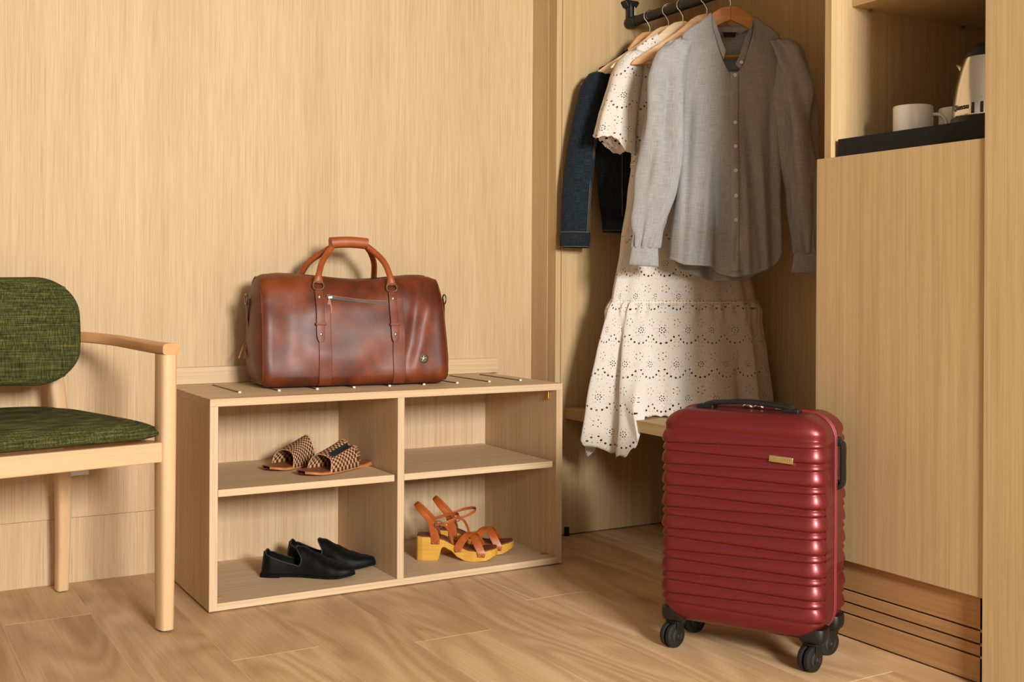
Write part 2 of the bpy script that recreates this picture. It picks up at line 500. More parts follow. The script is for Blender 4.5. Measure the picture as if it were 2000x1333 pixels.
# return beside the wardrobe, its front strip and shadow groove
struct(MB().box(2.10, 2.75, YB, YB + .1, 0, CEILZ).build('wall_closet', 'white_wall'))
tr1 = struct(MB().box(XC, 2.10, 3.186, YB + .1, 0, CEILZ).build('trim_1', 'wall', bevel=.0008), 'narrow oak return between wall and wardrobe')
tr2 = struct(MB().box(XC + .001, XC + .021, YP + .004, 3.186, 0, CEILZ).build('trim_2', 'ward', bevel=.001), 'slim oak upright at the wardrobe edge')
struct(MB().box(-2.1, -2.0, -2.7, YB + .1, 0, CEILZ).build('wall_left', 'white_wall'))
struct(MB().box(2.75, 2.85, -2.7, YB + .1, 0, CEILZ).build('wall_right', 'white_wall'))
w = MB(); x0, x1, z0, z1 = WIN['x0'], WIN['x1'], WIN['z0'], WIN['z1']
for b in ((-2.0, x0, 0, CEILZ), (x1, 2.75, 0, CEILZ), (x0, x1, 0, z0), (x0, x1, z1, CEILZ)):
    w.box(b[0], b[1], -2.72, -2.62, b[2], b[3])
struct(w.build('wall_front', 'white_wall'))
wf = MB()
for b in ((x0 - .03, x0, z0 - .03, z1 + .03), (x1, x1 + .03, z0 - .03, z1 + .03), (x0, x1, z0 - .03, z0), (x0, x1, z1, z1 + .03)):
    wf.box(b[0], b[1], -2.63, -2.6, b[2], b[3])
win = struct(wf.build('window_1', 'white_plastic', bevel=.002))
MB().box(x0, x1, -2.68, -2.674, z0, z1).build('pane', 'glass', win)
struct(MB().box(-2.1, 2.85, -2.72, YB + .1, CEILZ, CEILZ + .1).build('ceiling', 'white_wall'))
# floor: sub-floor showing in the joints, one object per plank
fl = struct(MB().box(-2.1, 2.85, -2.72, YB + .1, -.03, -.0007).build('floor', 'seam'))
PW, PL, G = .2015, 1.22, .0013
joint = {0: 2.96, 2: 2.44, 4: 2.36, 6: 2.535, 8: 2.75, 1: 3.42, 3: 3.07, 5: 2.97, 7: 2.90, 9: 3.3, -1: 3.35, 10: 2.5}
pm = {}
for k in range(-6, 12):
    xa = .3225 + k * PW
    y = joint.get(k, 2.4 + (k * 37 % 11) * .1)
    while y < YB: y += PL
    while y > -1.0:
        a, b = max(y - PL, -2.6), min(y, YB + .006)
        if b - a > .02:
            key_ = round(b - a, 3)
            if key_ not in pm:
                o = MB().box(G * .6, PW - G * .6, G * 1.1, b - a - G * 1.1, -.0006, 0).build('plank', 'floor', fl, bevel=.0006, seg=1)
                pm[key_] = o.data
            else:
                o = bpy.data.objects.new('plank', pm[key_]); COL.objects.link(o); o.parent = fl
                md = o.modifiers.new('bevel', 'BEVEL'); md.width = .0006; md.segments = 1; md.limit_method = 'ANGLE'
            o.location = (xa, a, 0)
        y -= PL

# ================================================================== WARDROBE AND CABINET
XB = 2.62          # back of the wardrobe
wd = thing('open_wardrobe', 'open oak wardrobe niche with hanging space beside the wall panel', 'wardrobe', (0, 0, 0))
box('side_panel', 'ward', wd, XC + .0215, XB, YP, YP + .02, .004, CEILZ - .02)
box('back_panel', 'ward', wd, XB, XB + .02, 1.992, YP + .02, .004, CEILZ - .02)
box('top_panel', 'ward_x', wd, XC + .03, XB, 1.992, YP, 2.15, 2.17)
box('seat_shelf', 'ward_x', wd, XW + .011, XB, 1.992, YP, .387, .422, .0012)
box('foot', 'black', wd, 2.035, 2.05, 3.12, 3.128, 0, .03)

cab = thing('tall_cabinet', 'tall oak cabinet with plain door under an open tray niche', 'cabinet', (0, 0, 0))
box('side_panel', 'ward', cab, XW + .015, XB + .02, 1.968, 1.99, 0, CEILZ - .02)
dr = box('door', 'ward', cab, XW - .019, XW, 1.512, 1.981, .186, 1.130, .0012)
box('counter_board', 'ward_x', cab, XW + .004, XB, 1.512, 1.968, 1.108, 1.131)
box('niche_shelf', 'ward_x', cab, 2.108, XB, 1.512, 1.968, 1.507, 1.53, .001)
for x in (2.16, 2.5):
    MB().lathe([(.0045, 0), (.0045, .005), (.002, .008)], 12, (x, 1.955, 1.4985)).build('shelf_pin', 'pewter', cab, smooth=True)
box('back_board', 'ward', cab, XB, XB + .02, 1.512, 1.968, .1, CEILZ - .02)
box('end_panel', 'ward', cab, XW - .024, 2.749, .9, 1.511, 0, CEILZ - .02, .001)
# ventilated plinth: boards with three slots between them
for a, b in ((.004, .0555), (.0595, .0815), (.0855, .1105), (.1145, .181)):
    box('plinth_slat', 'grille', cab, XW, XW + .014, 1.512, 1.985, a, b, .0008)
box('plinth_end', 'grille', cab, XW, XW + .014, 1.512, 1.5335, .004, .181, .0005)
box('plinth_end', 'grille', cab, XW, XW + .0145, 1.95, 1.99, .004, .181, .0005)
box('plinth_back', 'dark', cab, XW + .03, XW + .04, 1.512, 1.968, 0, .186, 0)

# clothes rail
XR, ZR = 2.2815, 1.717
rail = thing('clothes_rail', 'black metal clothes rail across the top of the wardrobe', 'clothes rail', (XR, YP, ZR))
MB().tube([(0, -.035, 0), (0, -1.14, 0)], .0165, 20).build('rod', 'black_metal', rail, smooth=True)
MB().tube([(0, -.012, 0), (0, -.052, 0)], .0185, 20).build('end_cap', 'black_metal', rail, smooth=True, bevel=.002)
MB().tube([(0, -.022, -.012), (0, -.022, .045), (-.004, -.018, .06)], [(.0135, .012), (.0125, .011), (.014, .013)], 16).build('bracket_arm', 'black_metal', rail, smooth=True)
MB().prism([(-.03, .068), (-.024, .074), (.024, .074), (.03, .068), (.018, .05), (-.018, .05)], lambda a, b, t: (a, t, b), -.03, 0).build('mount_plate', 'black_metal', rail, bevel=.003)
MB().tube([(.004, -.037, .012), (.004, -.037, .05)], .0016, 8).build('screw', 'chrome', rail, smooth=True)

# ------------------------------------------------------------------ hangers
HU = [(0, 1.667), (.03, 1.660), (.05, 1.648), (.075, 1.625), (.1, 1.605), (.16, 1.567), (.2, 1.542), (.222, 1.527), (.232, 1.516)]
HL = [(.232, 1.511), (.2, 1.512), (.16, 1.532), (.1, 1.571), (.06, 1.596), (.03, 1.612), (0, 1.624)]
def hang_top(s): return curve1(HU, abs(s))
def hanger(label, y, a, light, bar=True, drop=0):
    h = thing('clothes_hanger', label, 'hanger', (XR, y, 0), -a, 'wooden hangers on the rail')
    arm = HU + HL
    for sg in (-1, 1):
        def fn(s_, z_, t):
            th = lerp(.0075, .0055, clamp(s_ / .23))
            return (sg * s_, t * th + .02 * (s_ / .23) ** 2, z_ - drop * sm(s_, .03, .12))
        MB().prism(arm, fn, -1, 1).build('arm', light, h, bevel=.0035, seg=3, smooth=True)
    if bar:
        MB().tube([(-.2, .016, 1.519 - drop), (.2, .016, 1.519 - drop)], .0052, 12).build('trouser_bar', light, h, smooth=True)
    R = .0205
    pts = [(0, 0, 1.655), (0, 0, 1.681), (-.004, 0, 1.688)]
    for k in range(15):                     # from lower left, over the rail, to the right
        th = pi + radians(58 - k * 15.5)
        pts.append((R * cos(th), 0, ZR + R * sin(th)))
    MB().tube(pts, .0017, 8).build('hook', 'hook', h, smooth=True)
    return h
MAT['hang_dark'] = wood('hanger_amber', rgb(226, 168, 98), rgb(212, 150, 80), rgb(180, 116, 56), 'X', 120, .38, .35, 21)
MAT['hang_pale'] = wood('hanger_pale', rgb(240, 212, 168), rgb(232, 198, 148), rgb(208, 168, 116), 'X', 120, .38, .3, 22)
MAT['hang_red'] = wood('hanger_reddish', rgb(232, 188, 138), rgb(222, 172, 120), rgb(190, 134, 86), 'X', 120, .38, .35, 23)
AJ, AD, AS = .28, .36, .55
YJ, YD, YS = 3.005, 2.833, 2.608
JD = .032                                                     # the jacket hanger slopes more steeply
hanger('amber wooden hanger carrying the denim jacket, nearest the rail bracket', YJ, AJ, 'hang_dark', drop=JD)
hanger('pale wooden hanger with its bare tip showing above the denim jacket sleeve', 2.906, .56, 'hang_pale')
hanger('pale wooden hanger carrying the white eyelet dress', YD, AD, 'hang_pale')
hanger('empty reddish wooden hanger between the white dress and the grey shirt', 2.716, .55, 'hang_red')
hanger('amber wooden hanger carrying the grey shirt, frontmost on the rail', YS, AS, 'hang_dark')

# ================================================================== SHOE BENCH
BX0, BX1, BY0, BY1, BH, BT = .778, 1.823, 2.8154, 3.264, .535, .0195
bn = thing('shoe_bench', 'pale oak shoe bench with four open compartments against the wall', 'bench', (0, 0, 0))
box('top_board', 'bench_x', bn, BX0, BX1, BY0, BY1, BH - BT, BH, .001)
box('side_panel', 'bench_z', bn, BX0, BX0 + .021, BY0, BY1, .004, BH - BT, .0008)
box('side_panel', 'bench_z', bn, BX1 - .021, BX1, BY0, BY1, .004, BH - BT, .0008)
box('divider', 'bench_z', bn, 1.2905, 1.3105, BY0, BY1 - .016, .0225, BH - BT, .0008)
box('bottom_board', 'bench_x', bn, BX0 + .021, BX1 - .021, BY0, BY1, .004, .0225, .0008)
box('back_panel', 'bench_z', bn, BX0 + .021, BX1 - .021, BY1 - .016, BY1, .0225, BH - BT, 0)
box('shelf', 'bench_x', bn, BX0 + .022, 1.282, BY0 + .001, BY1 - .016, .289, .307, .0008)
box('shelf', 'bench_x', bn, 1.311, 1.790, BY0 + .001, BY1 - .016, .289, .307, .0008)
for x in (BX0 + .05, BX1 - .05):
    for y in (BY0 + .05, BY1 - .05):
        MB().lathe([(.014, 0), (.014, .0042)], 14, (x, y, 0)).build('foot', 'black', bn)
for x in (.8936, 1.0015, 1.1095, 1.2175, 1.3255, 1.4335, 1.5415, 1.6495, 1.7575):
    st = MB().box(x - .0022, x + .0022, 2.952, 3.205, BH - .001, BH + .0026).build('luggage_strip', 'slat', bn, bevel=.0006, seg=1)
    MB().lathe([(.0042, 0), (.0042, .003), (.0026, .0048)], 14, (x, 2.949, BH - .0002)).build('end_stud', 'stud', st, smooth=True)
box('bracket', 'brass', bn, .800, .8245, 2.862, 2.868, .0225, .0262, .0005, 1)
box('bracket', 'brass', bn, 1.785, 1.8015, 2.862, 2.869, .0225, .0262, .0005, 1)
MB().box(1.7945, 1.8018, 2.851, 2.862, .486, .5155).build('bracket', 'brass', bn, bevel=.002)
tag(box('wall_rail', 'bench_x', None, .80, 1.861, 3.266, YB, .5352, .5835, .001), 'low oak backing rail fixed to the wall above the bench top', 'rail')

# wall socket under the chair
so = thing('wall_socket', 'white wall socket low on the panel behind the chair', 'socket', (.539, YB, .337))
MB().box(-.035, .035, -.009, 0, -.0415, .041).build('plate', 'white_plastic', so, bevel=.004, seg=3)
MB().lathe([(.02, 0), (.02, .003), (.017, .0035)], 24, (0, -.009, 0), 'Y').build('outlet', 'white_plastic', so, smooth=True)

# ================================================================== ARMCHAIR
CH = .19
P0 = V((.6495, 2.733, 0))                                   # front right post in the room
ch = thing('armchair', 'beech armchair with green woven seat and curved backrest', 'chair', tuple(P0 - V((cos(CH), sin(CH), 0)) * .275), CH)
HW = .275
def chair_local(x, y):                                       # room -> chair plan coordinates
    d = V((x, y, 0)) - ch.location
    return d.dot(V((cos(CH), sin(CH), 0))), d.dot(V((-sin(CH), cos(CH), 0)))
for sg in (-1, 1):
    x = sg * HW
    pts = [(x, 0, .006), (x, 0, .2), (x, 0, .45), (x, 0, .656)]
    MB().tube(pts, [(.0165, .026), (.0185, .0285), (.0195, .030), (.0195, .030)], 24, ref=(1, 0, 0), square=3.4).build('front_leg', 'beech', ch, smooth=True)
    MB().lathe([(.011, 0), (.011, .007)], 14, (x, 0, 0)).build('glide', 'black', ch)
    # arm: runs back from the post and bends in to the rear leg
    arm = spline([(x, -.03, .6685), (x, .06, .669), (x + sg * .002, .17, .672), (x - sg * .012, .29, .678), (x - sg * .055, .385, .683), (x - sg * .105, .455, .684)], 30)
    wid = [(lerp(.021, .0135, sm(k, 4, 24)), .0135) for k in range(31)]
    MB().tube(arm, wid, 20, ref=(1, .15 * sg, 0), square=4).build('armrest', 'beech_y', ch, smooth=True)
    xr = sg * (HW - .0605)
    leg = spline([(xr, .506, .005), (xr - sg * .004, .488, .2), (xr - sg * .02, .462, .42), (xr - sg * .035, .462, .56), (xr - sg * .05, .48, .70), (xr - sg * .055, .49, .78)], 30)
    MB().tube(leg, [(lerp(.0155, .0195, sm(k, 0, 12)), lerp(.018, .024, sm(k, 0, 12))) for k in range(31)], 20, ref=(1, 0, 0), square=4).build('rear_leg', 'beech', ch, smooth=True)
    MB().lathe([(.011, 0), (.011, .007)], 14, (xr, .506, 0)).build('glide', 'black', ch)
    # side rail
    MB().tube([(x - sg * .006, .02, .42), (xr - sg * .012, .455, .412)], (.011, .026), 16, ref=(1, 0, 0), square=6).build('side_rail', 'beech_y', ch, smooth=True)
MB().box(-HW + .012, HW - .012, -.020, .004, .4025, .4495).build('front_rail', 'beech_x', ch, bevel=.003)
MB().box(-.19, .19, .452, .474, .385, .44).build('rear_rail', 'beech_x', ch, bevel=.003)
# seat cushion: rounded plan, crowned top, tucked bottom edge
sc = MB()
def seat_pt(s, t, top):
    x, y = rr(s, t, .289, .243, .075)
    rho = max(abs(s), abs(t))
    wid = lerp(1.0, .84, (y + .243) / .486)
    cz = (1 - abs(s) ** 2.6) ** .62 * (1 - abs(t) ** 6) ** .5
    z = .470 + .046 * cz if top else .470 - .020 * (1 - rho ** 3.2) ** .35
    bow = -.012 * (1 - (x / .289) ** 2) * sm(-y, 0, .24)
    return V((x * wid, y + .215 + bow, z))
N = 33
for top in (True, False):
    sc.grid(N, N, lambda u, v: seat_pt(2 * u - 1, 2 * v - 1, top))
sc.build('seat_cushion', 'green', ch, smooth='all', merge=.0005, sub=1)
# backrest: wide rounded shield, gently wrapped
bk = MB()
def back_pt(s, t, front):
    rho = max(abs(s), abs(t))
    x, z = rr(s, t, .212, .137, .098)
    x *= 1 - .10 * (z / .137) ** 2 * (1 if z < 0 else .4)
    th = .021 * (1 - rho ** 3) ** .5
    y = .385 - 1.05 * x * x + (z * .12)
    zz = .7025 + z - .012 * (x / .21) ** 2 * (1 if z < 0 else -.4)
    return V((x - .008, y + (-th if front else th * .8), zz))
for front in (True, False):
    bk.grid(N, N, lambda u, v: back_pt(2 * u - 1, 2 * v - 1, front))
bk.build('backrest', 'green', ch, smooth='all', merge=.0005, sub=1)
for sg in (-1, 1):
    MB().tube([(sg * .165, .475, .70), (sg * .158, .395, .70)], .009, 10).build('back_fixing', 'beech', ch, smooth=True)

# ================================================================== LEATHER DUFFEL
BA = -.13
bag = thing('duffel_bag', 'brown leather duffel bag with rolled handles on top of the bench', 'bag', (1.256, 3.088, BH + .0026), BA)
BL, BD = .267, .122                                            # half length, half depth at the base
def bag_top(x): return .318 - .016 * exp(-((x - .02) / .13) ** 2) - .006 * sm(abs(x), .2, .26)
BPR = []                                                     # half profile (depth, height) from the base centre to the top centre
for k in range(6): y_ = .86 * k / 6; BPR.append((y_, -(1 - y_ ** 9) ** (1 / 9)))
for k in range(7): a_ = radians(lerp(-62, -8, k / 6)); z_ = lerp(-.985, -.12, (k / 6) ** 1.2); BPR.append(((1 - abs(z_) ** 9) ** (1 / 9), z_))
for k in range(22):
    a_ = pi / 2 * (k + .5) / 22; e_ = 2 / 3.4
    BPR.append((cos(a_) ** e_, sin(a_) ** e_))
def bag_yz(x, yy, zz, front=True):
    top = bag_top(x)
    h = .42 + (.58 if zz > 0 else .42) * zz
    dep = BD * (1 - .34 * h ** 1.6 + .02 * sin(pi * h))
    y = yy * dep
    crease = 0
    if front:                                                 # soft dents on the front
        w_ = sm(yy, .3, .8)
        crease = w_ * (.006 * nz(x * 9, h * 5, 2.1) - .006 * exp(-(((x + .19) / .035) ** 2)) * sin(pi * h)
                       + .005 * exp(-((x - .198 - .1 * (h - .5)) / .018) ** 2) * sin(pi * h) - .007 * exp(-((x - .165 - .08 * (h - .5)) / .016) ** 2) * sin(pi * h)
                       - .005 * exp(-((x + .02) / .06) ** 2 - ((h - .62) / .12) ** 2))
    sag = .003 * nz(x * 11, yy * 3, .7) * h
    return V((x, -(y + crease) if front else y, max(top * h + sag, 0)))
def bag_front(x, h):
    """point on the front skin at relative height h"""
    zz = (h - .42) / (.58 if h > .42 else .42)
    p_ = 3.4 if zz > 0 else 9
    return bag_yz(x, (1 - abs(zz) ** p_) ** (1 / p_), zz)
NB = len(BPR)
def bag_pt(x, a):
    k = int(round(a * 2 * NB)) % (2 * NB)
    return bag_yz(x, *BPR[k]) if k < NB else bag_yz(x, *BPR[2 * NB - 1 - k], front=False)
b = MB()
def bagskin(u, v):
    x = lerp(-BL, BL, v)
    end = sm(abs(x), BL - .02, BL)
    p = bag_pt(x, u)
    c = V((x, 0, bag_top(x) * .5))
    q = c + (p - c) * (1 - .06 * end ** 2)
    lean = -.012 * (p.z / .3) * (1 if x > 0 else .2) * sm(x, .1, .25)
    q.x += lean; q.z = max(q.z, 0)
    return q
b.grid(2 * NB, 61, bagskin, cu=True)
b.build('body', 'leather', bag, smooth='all', fixn=True)
for sg in (-1, 1):                                            # end panels, bulging a little
    e = MB()
    def endp(u, v):
        q = bagskin(u, 0 if sg < 0 else 1)
        c = V((q.x, 0, .15))
        r = v
        p = c + (q - c) * r
        p.x += sg * .022 * (1 - r ** 3)
        return p
    e.grid(2 * NB, 12, endp, cu=True)
    ep = e.build('end_panel', 'leather_dark', bag, smooth='all', merge=.0003)
    loop = [bagskin(k / (2 * NB), 0 if sg < 0 else 1) for k in range(2 * NB)]
    c = V((loop[0].x, 0, .15))
    MB().tube([c + (p - c) * 1.004 + V((0, 0, .0006)) for p in loop], .0023, 8, closed=True).build('piping', 'strap', bag, smooth=True)
    # lug with ring
    xx = sg * (BL + .021)
    MB().tube([(xx, .0, .16), (xx + sg * .004, 0, .19), (xx + sg * .004, 0, .222), (xx, 0, .246)], [(.013, .002)] * 4, 10, ref=(0, 1, 0)).build('ring_lug', 'strap', bag, smooth=True)
    ring = [(xx + sg * .007, .0145 * cos(a), .243 + .0145 * sin(a)) for a in [2 * pi * k / 20 for k in range(20)]]
    MB().tube(ring, .0022, 8, closed=True).build('shoulder_ring', 'pewter', bag, smooth=True)
# main zip over the top and its leather pulls at the left end
MB().tube([(x, .012, bag_top(x) - .0005) for x in [lerp(-BL + .03, BL - .035, k / 24) for k in range(25)]], (.009, .0018), 10, ref=(0, 1, 0)).build('main_zip', 'black', bag, smooth=True)
for dy, dx in ((.03, -.004), (.044, -.018)):
    MB().ribbon(spline([(-BL - .016, dy, .125), (-BL - .02 + dx * .5, dy, .105), (-BL - .022 + dx, dy, .075)], 8), (0, 1, 0), .010, .0035).build('zip_pull', 'leather_tan', bag, smooth=True)
# front straps, buckled tabs, D rings
SX = (-.108, .106)
for x in SX:
    path = [bag_front(x + .012, h) + V((0, -.0028, 0)) for h in [lerp(.015, .80, k / 22) for k in range(23)]]
    MB().ribbon(path, (1, 0, 0), .036, .003).build('strap', 'strap', bag, smooth=True)
    tab = [bag_front(x, h) + V((0, -.0062, 0)) for h in [lerp(.40, .86, k / 14) for k in range(15)]]
    wt = [.013, .0215] + [.0235] * 13
    t_ = MB().ribbon(tab, (1, 0, 0), wt, .004).build('tab', 'leather_dark' if False else 'strap', bag, smooth=True)
    kp = bag_front(x, .56) + V((0, -.0085, 0))
    MB().ribbon([kp + V((-.0145, .0045, 0)), kp + V((-.013, 0, 0)), kp + V((.013, 0, 0)), kp + V((.0145, .0045, 0))], (0, 0, 1), .007, .0028).build('keeper', 'strap', t_, smooth=True)
    for h in (.47, .80):
        q = bag_front(x, h) + V((0, -.0078, 0))
        MB().lathe([(.0048, 0), (.0048, .0014), (.003, .0028), (.0001, .0032)], 16, q, 'Y').build('rivet', 'brass' if False else 'chrome', t_, smooth=True)
    q = bag_front(x, .89) + V((0, -.007, .004))
    ring = []
    for k in range(24):
        a = 2 * pi * k / 24
        ring.append(q + V((.0155 * math.copysign(abs(cos(a)) ** .8, cos(a)), -.002, .0115 * math.copysign(abs(sin(a)) ** .8, sin(a)))))
    MB().tube(ring, .0021, 8, closed=True).build('d_ring', 'pewter', bag, smooth=True)
# rolled handles, front and back, gathered in one wrap
hz = .405
for sg in (-1, 1):
    yb = -.098 if sg < 0 else .098
    q0 = bag_front(SX[0], .9); q1 = bag_front(SX[1], .9)
    y0 = q0.y - .006 if sg < 0 else .088
    gy = -.006 if sg < 0 else .012
    off = 0 if sg < 0 else -.018
    pts = spline([(SX[0] + off, y0, q0.z + .008), (SX[0] + .004 + off, y0 * .9, q0.z + .034), (SX[0] + .022 + off, lerp(y0, gy, .55), .353), (SX[0] + .055, gy, .392), (-.034, gy, hz), (.032, gy, hz), (SX[1] - .045, gy, .392), (SX[1] - .012 + off * .3, lerp(y0, gy, .55), .353), (SX[1] - .002 + off * .3, y0 * .9, q1.z + .034), (SX[1] + off * .3, y0, q1.z + .008)], 48)
    rad = []
    for k in range(49):
        e = min(k, 48 - k) / 6
        rad.append((lerp(.0145, .0088, sm(e, 0, 1)), lerp(.0045, .0088, sm(e, 0, 1))))
    MB().tube(pts, rad, 14, ref=(1, 0, .001) if False else None).build('handle', 'leather_tan', bag, smooth=True)
gr = [(lerp(-.054, .054, k / 10), .003, hz + .001 + .0035 * sin(pi * k / 10)) for k in range(11)]
MB().tube(gr, [(.0165, .022)] * 11, 20, ref=(0, 0, 1), square=2.6).build('handle_wrap', 'leather_tan', bag, smooth=True)
# front zip pocket
zp = [bag_front(x, .805) + V((0, -.0015, -.014 * (x + .087) / .175)) for x in [lerp(-.087, .088, k / 12) for k in range(13)]]
pk = MB().ribbon(zp, (0, 0, 1), .0125, .003).build('pocket_zip', 'black', bag, smooth=True)
MB().ribbon([p + V((0, -.0015, 0)) for p in zp], (0, 0, 1), .0042, .0026).build('zip_teeth', MAT['zipmetal'], pk, smooth=True)
for dz in (.0075, -.0075):
    MB().tube([p + V((0, -.001, dz)) for p in zp], .0013, 6).build('zip_edge', 'leather_tan', pk, smooth=True)
q = zp[0] + V((.012, -.004, 0))
sl = MB().box(q.x - .009, q.x + .004, q.y - .003, q.y + .003, q.z - .004, q.z + .004).build('zip_slider', 'pewter', pk, bevel=.001)
pl = [(-.003, 0), (-.0085, -.028), (-.0085, -.038), (-.005, -.0425), (.005, -.0425), (.0085, -.038), (.0085, -.028), (.003, 0)]
qq = q + V((-.006, -.003, -.003))
pp = MB().prism(pl, lambda a, c, t: (qq.x + a, qq.y + t + c * .05, qq.z + c), -.0035, 0).build('zip_pull', 'leather_tan', bag, bevel=.001)
MB().lathe([(.0042, 0), (.0042, .001), (.003, .0012), (.0028, .0004), (.0001, .0004)], 16, (qq.x, qq.y - .0055, qq.z - .032), 'Y').build('embossed_mark', 'strap', bag, smooth=True)
# round metal emblem
q = bag_front(.190, .235) + V((0, -.0012, 0))
em = MB().lathe([(.0135, -.002), (.0135, .0022), (.0118, .0026), (.0112, .0014), (.0001, .0014)], 32, q, 'Y').build('emblem', MAT['zipmetal'], bag, smooth=True)
for k in range(5):
    a = radians(90 + 72 * k)
    MB().tube([q + V((0, -.0018, 0)), q + V((.0085 * cos(a), -.0018, .0085 * sin(a)))], [(.0022, .0012), (.0009, .0008)], 8).build('emblem_relief', 'pewter', em, smooth=True)
for x in SX:                                                  # matching back straps
    path = [V((x, -bag_front(x, h).y + .002, bag_front(x, h).z)) for h in [lerp(.02, .9, k / 12) for k in range(13)]]
    MB().ribbon(path, (1, 0, 0), .03, .003).build('strap', 'strap', bag, smooth=True)

# ================================================================== SHOES
def outline(t, pts): return curve1(pts, t)
LO_W = [(0, .0), (.012, .014), (.05, .025), (.12, .0305), (.3, .0295), (.45, .033), (.62, .0415), (.74, .0425), (.85, .036), (.93, .025), (.98, .013), (1, .002)]
def sole_mesh(L, W, z0, z1, bend=lambda t: 0, rise=lambda t: 0, n=49, grow=1.):
    m = MB()
    for z, top in ((z1, True), (z0, False)):
        m.grid(9, n, lambda u, v: V((v * L, (2 * u - 1) * outline(v, W) * grow + bend(v), z + rise(v))))
    for sg in (-1, 1):
        m.grid(2, n, lambda u, v: V((v * L, sg * outline(v, W) * grow + bend(v), lerp(z0, z1, u) + rise(v))))
    return m
def loafer(label, heel, ang, mirror):
    o = thing('loafer', label, 'shoe', heel, ang, 'black velvet loafers')
    L = .262; bd = lambda t: mirror * .010 * sin(pi * t) ** 2 - mirror * .006 * sm(t, .7, 1)
    ris = lambda t: .006 * sm(t, .8, 1)
    hh = [(0, .066), (.04, .073), (.12, .078), (.25, .076), (.36, .080), (.44, .079), (.55, .064), (.7, .045), (.85, .033), (.95, .025), (1, .012)]
    S = sole_mesh(L, LO_W, .003, .0095, bd, ris, grow=1.03)
    so_ = S.build('sole', 'black_in', o, smooth=True, merge=.0002)
    MB().prism([(0.004, -.024), (.0, -.012), (0, .012), (.004, .024), (.03, .029), (.058, .028), (.058, -.028), (.03, -.029)], lambda a, c, t: (a, c, t), 0, .0085).build('heel', 'black_in', o, bevel=.001)
    def surf(t, al):
        w_ = outline(t, LO_W); h = curve1(hh, t)
        c, s_ = abs(cos(al)), sin(al)
        y = w_ * math.copysign(abs(s_) ** .72, s_)
        z = .009 + (h - .009) * c ** .62
        crease = .0009 * sin(t * 95 + 6 * al) * sm(t, .5, .62) * (1 - sm(t, .78, .9)) * c
        z += crease
        x = t * L - .012 * (z / .07) * (1 - sm(t, 0, .15)) * -.6
        return V((x, y * (1 + .05 * sin(pi * min(z / .07, 1)) ) + bd(t), z + ris(t)))
    tc, am = .245, radians(69)
    cut = []
    for t_ in (.43, .38, .32, .26, .20, .14, .09, .055):          # topline falls evenly from the heel to the vamp
        z_ = lerp(.071, .034, sm(t_, -.12, .46))
        c_ = clamp((z_ - .009) / (curve1(hh, t_) - .009), 0, .999) ** (1 / .62)
        cut.append((t_, math.degrees(math.acos(c_)), 0))
    rim = spline([(.372, 0, 0), (.375, 12, 0), (.388, 26, 0), (.412, 42, 0), (.438, 56, 0), (.447, 66, 0)] + cut + [(.036, 12, 0), (.030, 0, 0)], 110)
    def O(ps):
        h = ps / pi if ps <= pi else (2 * pi - ps) / pi
        x = h * 110; i_ = min(int(x), 109); p = rim[i_].lerp(rim[i_ + 1], x - i_)
        return p.x, radians(p.y) * (1 if ps <= pi else -1)
    def Bd(ps):
        dx, dy = cos(ps), sin(ps)
        ks = []
        if dx > 0: ks.append((1 - tc) / (dx * .75 + 1e-9))
        if dx < 0: ks.append(tc / (-dx * .245 + 1e-9))
        if abs(dy) > 1e-6: ks.append((pi / 2) / (abs(dy) * radians(85)))
        k = min(ks)
        sx = .75 if dx > 0 else .245
        return clamp(tc + dx * sx * k, 0, 1), clamp(dy * radians(85) * k, -pi / 2, pi / 2)
    m = MB()
    def upper(u, v):
        ps = 2 * pi * u
        a, b_ = O(ps), Bd(ps)
        return surf(lerp(a[0], b_[0], v), lerp(a[1], b_[1], v))
    m.grid(120, 26, upper, cu=True)
    up_ = m.build('upper', 'velvet', o, smooth='all', solid=.0022, offset=-1)
    MB().tube([upper(k / 120, 0) for k in range(120)], .0016, 6, closed=True).build('topline_trim', 'velvet_trim', o, smooth=True)
    sole_mesh(L * .97, LO_W, .0095, .0115, bd, ris, grow=.9).build('insole', 'black_in', o, smooth=True, merge=.0002)
    return o
loafer('black velvet loafer nearer the front of the lower left compartment', (.982, 3.035, .0225), -.585, 1)
loafer('black velvet loafer behind its twin, toe near the divider', (1.083, 3.118, .0225), -.66, -1)

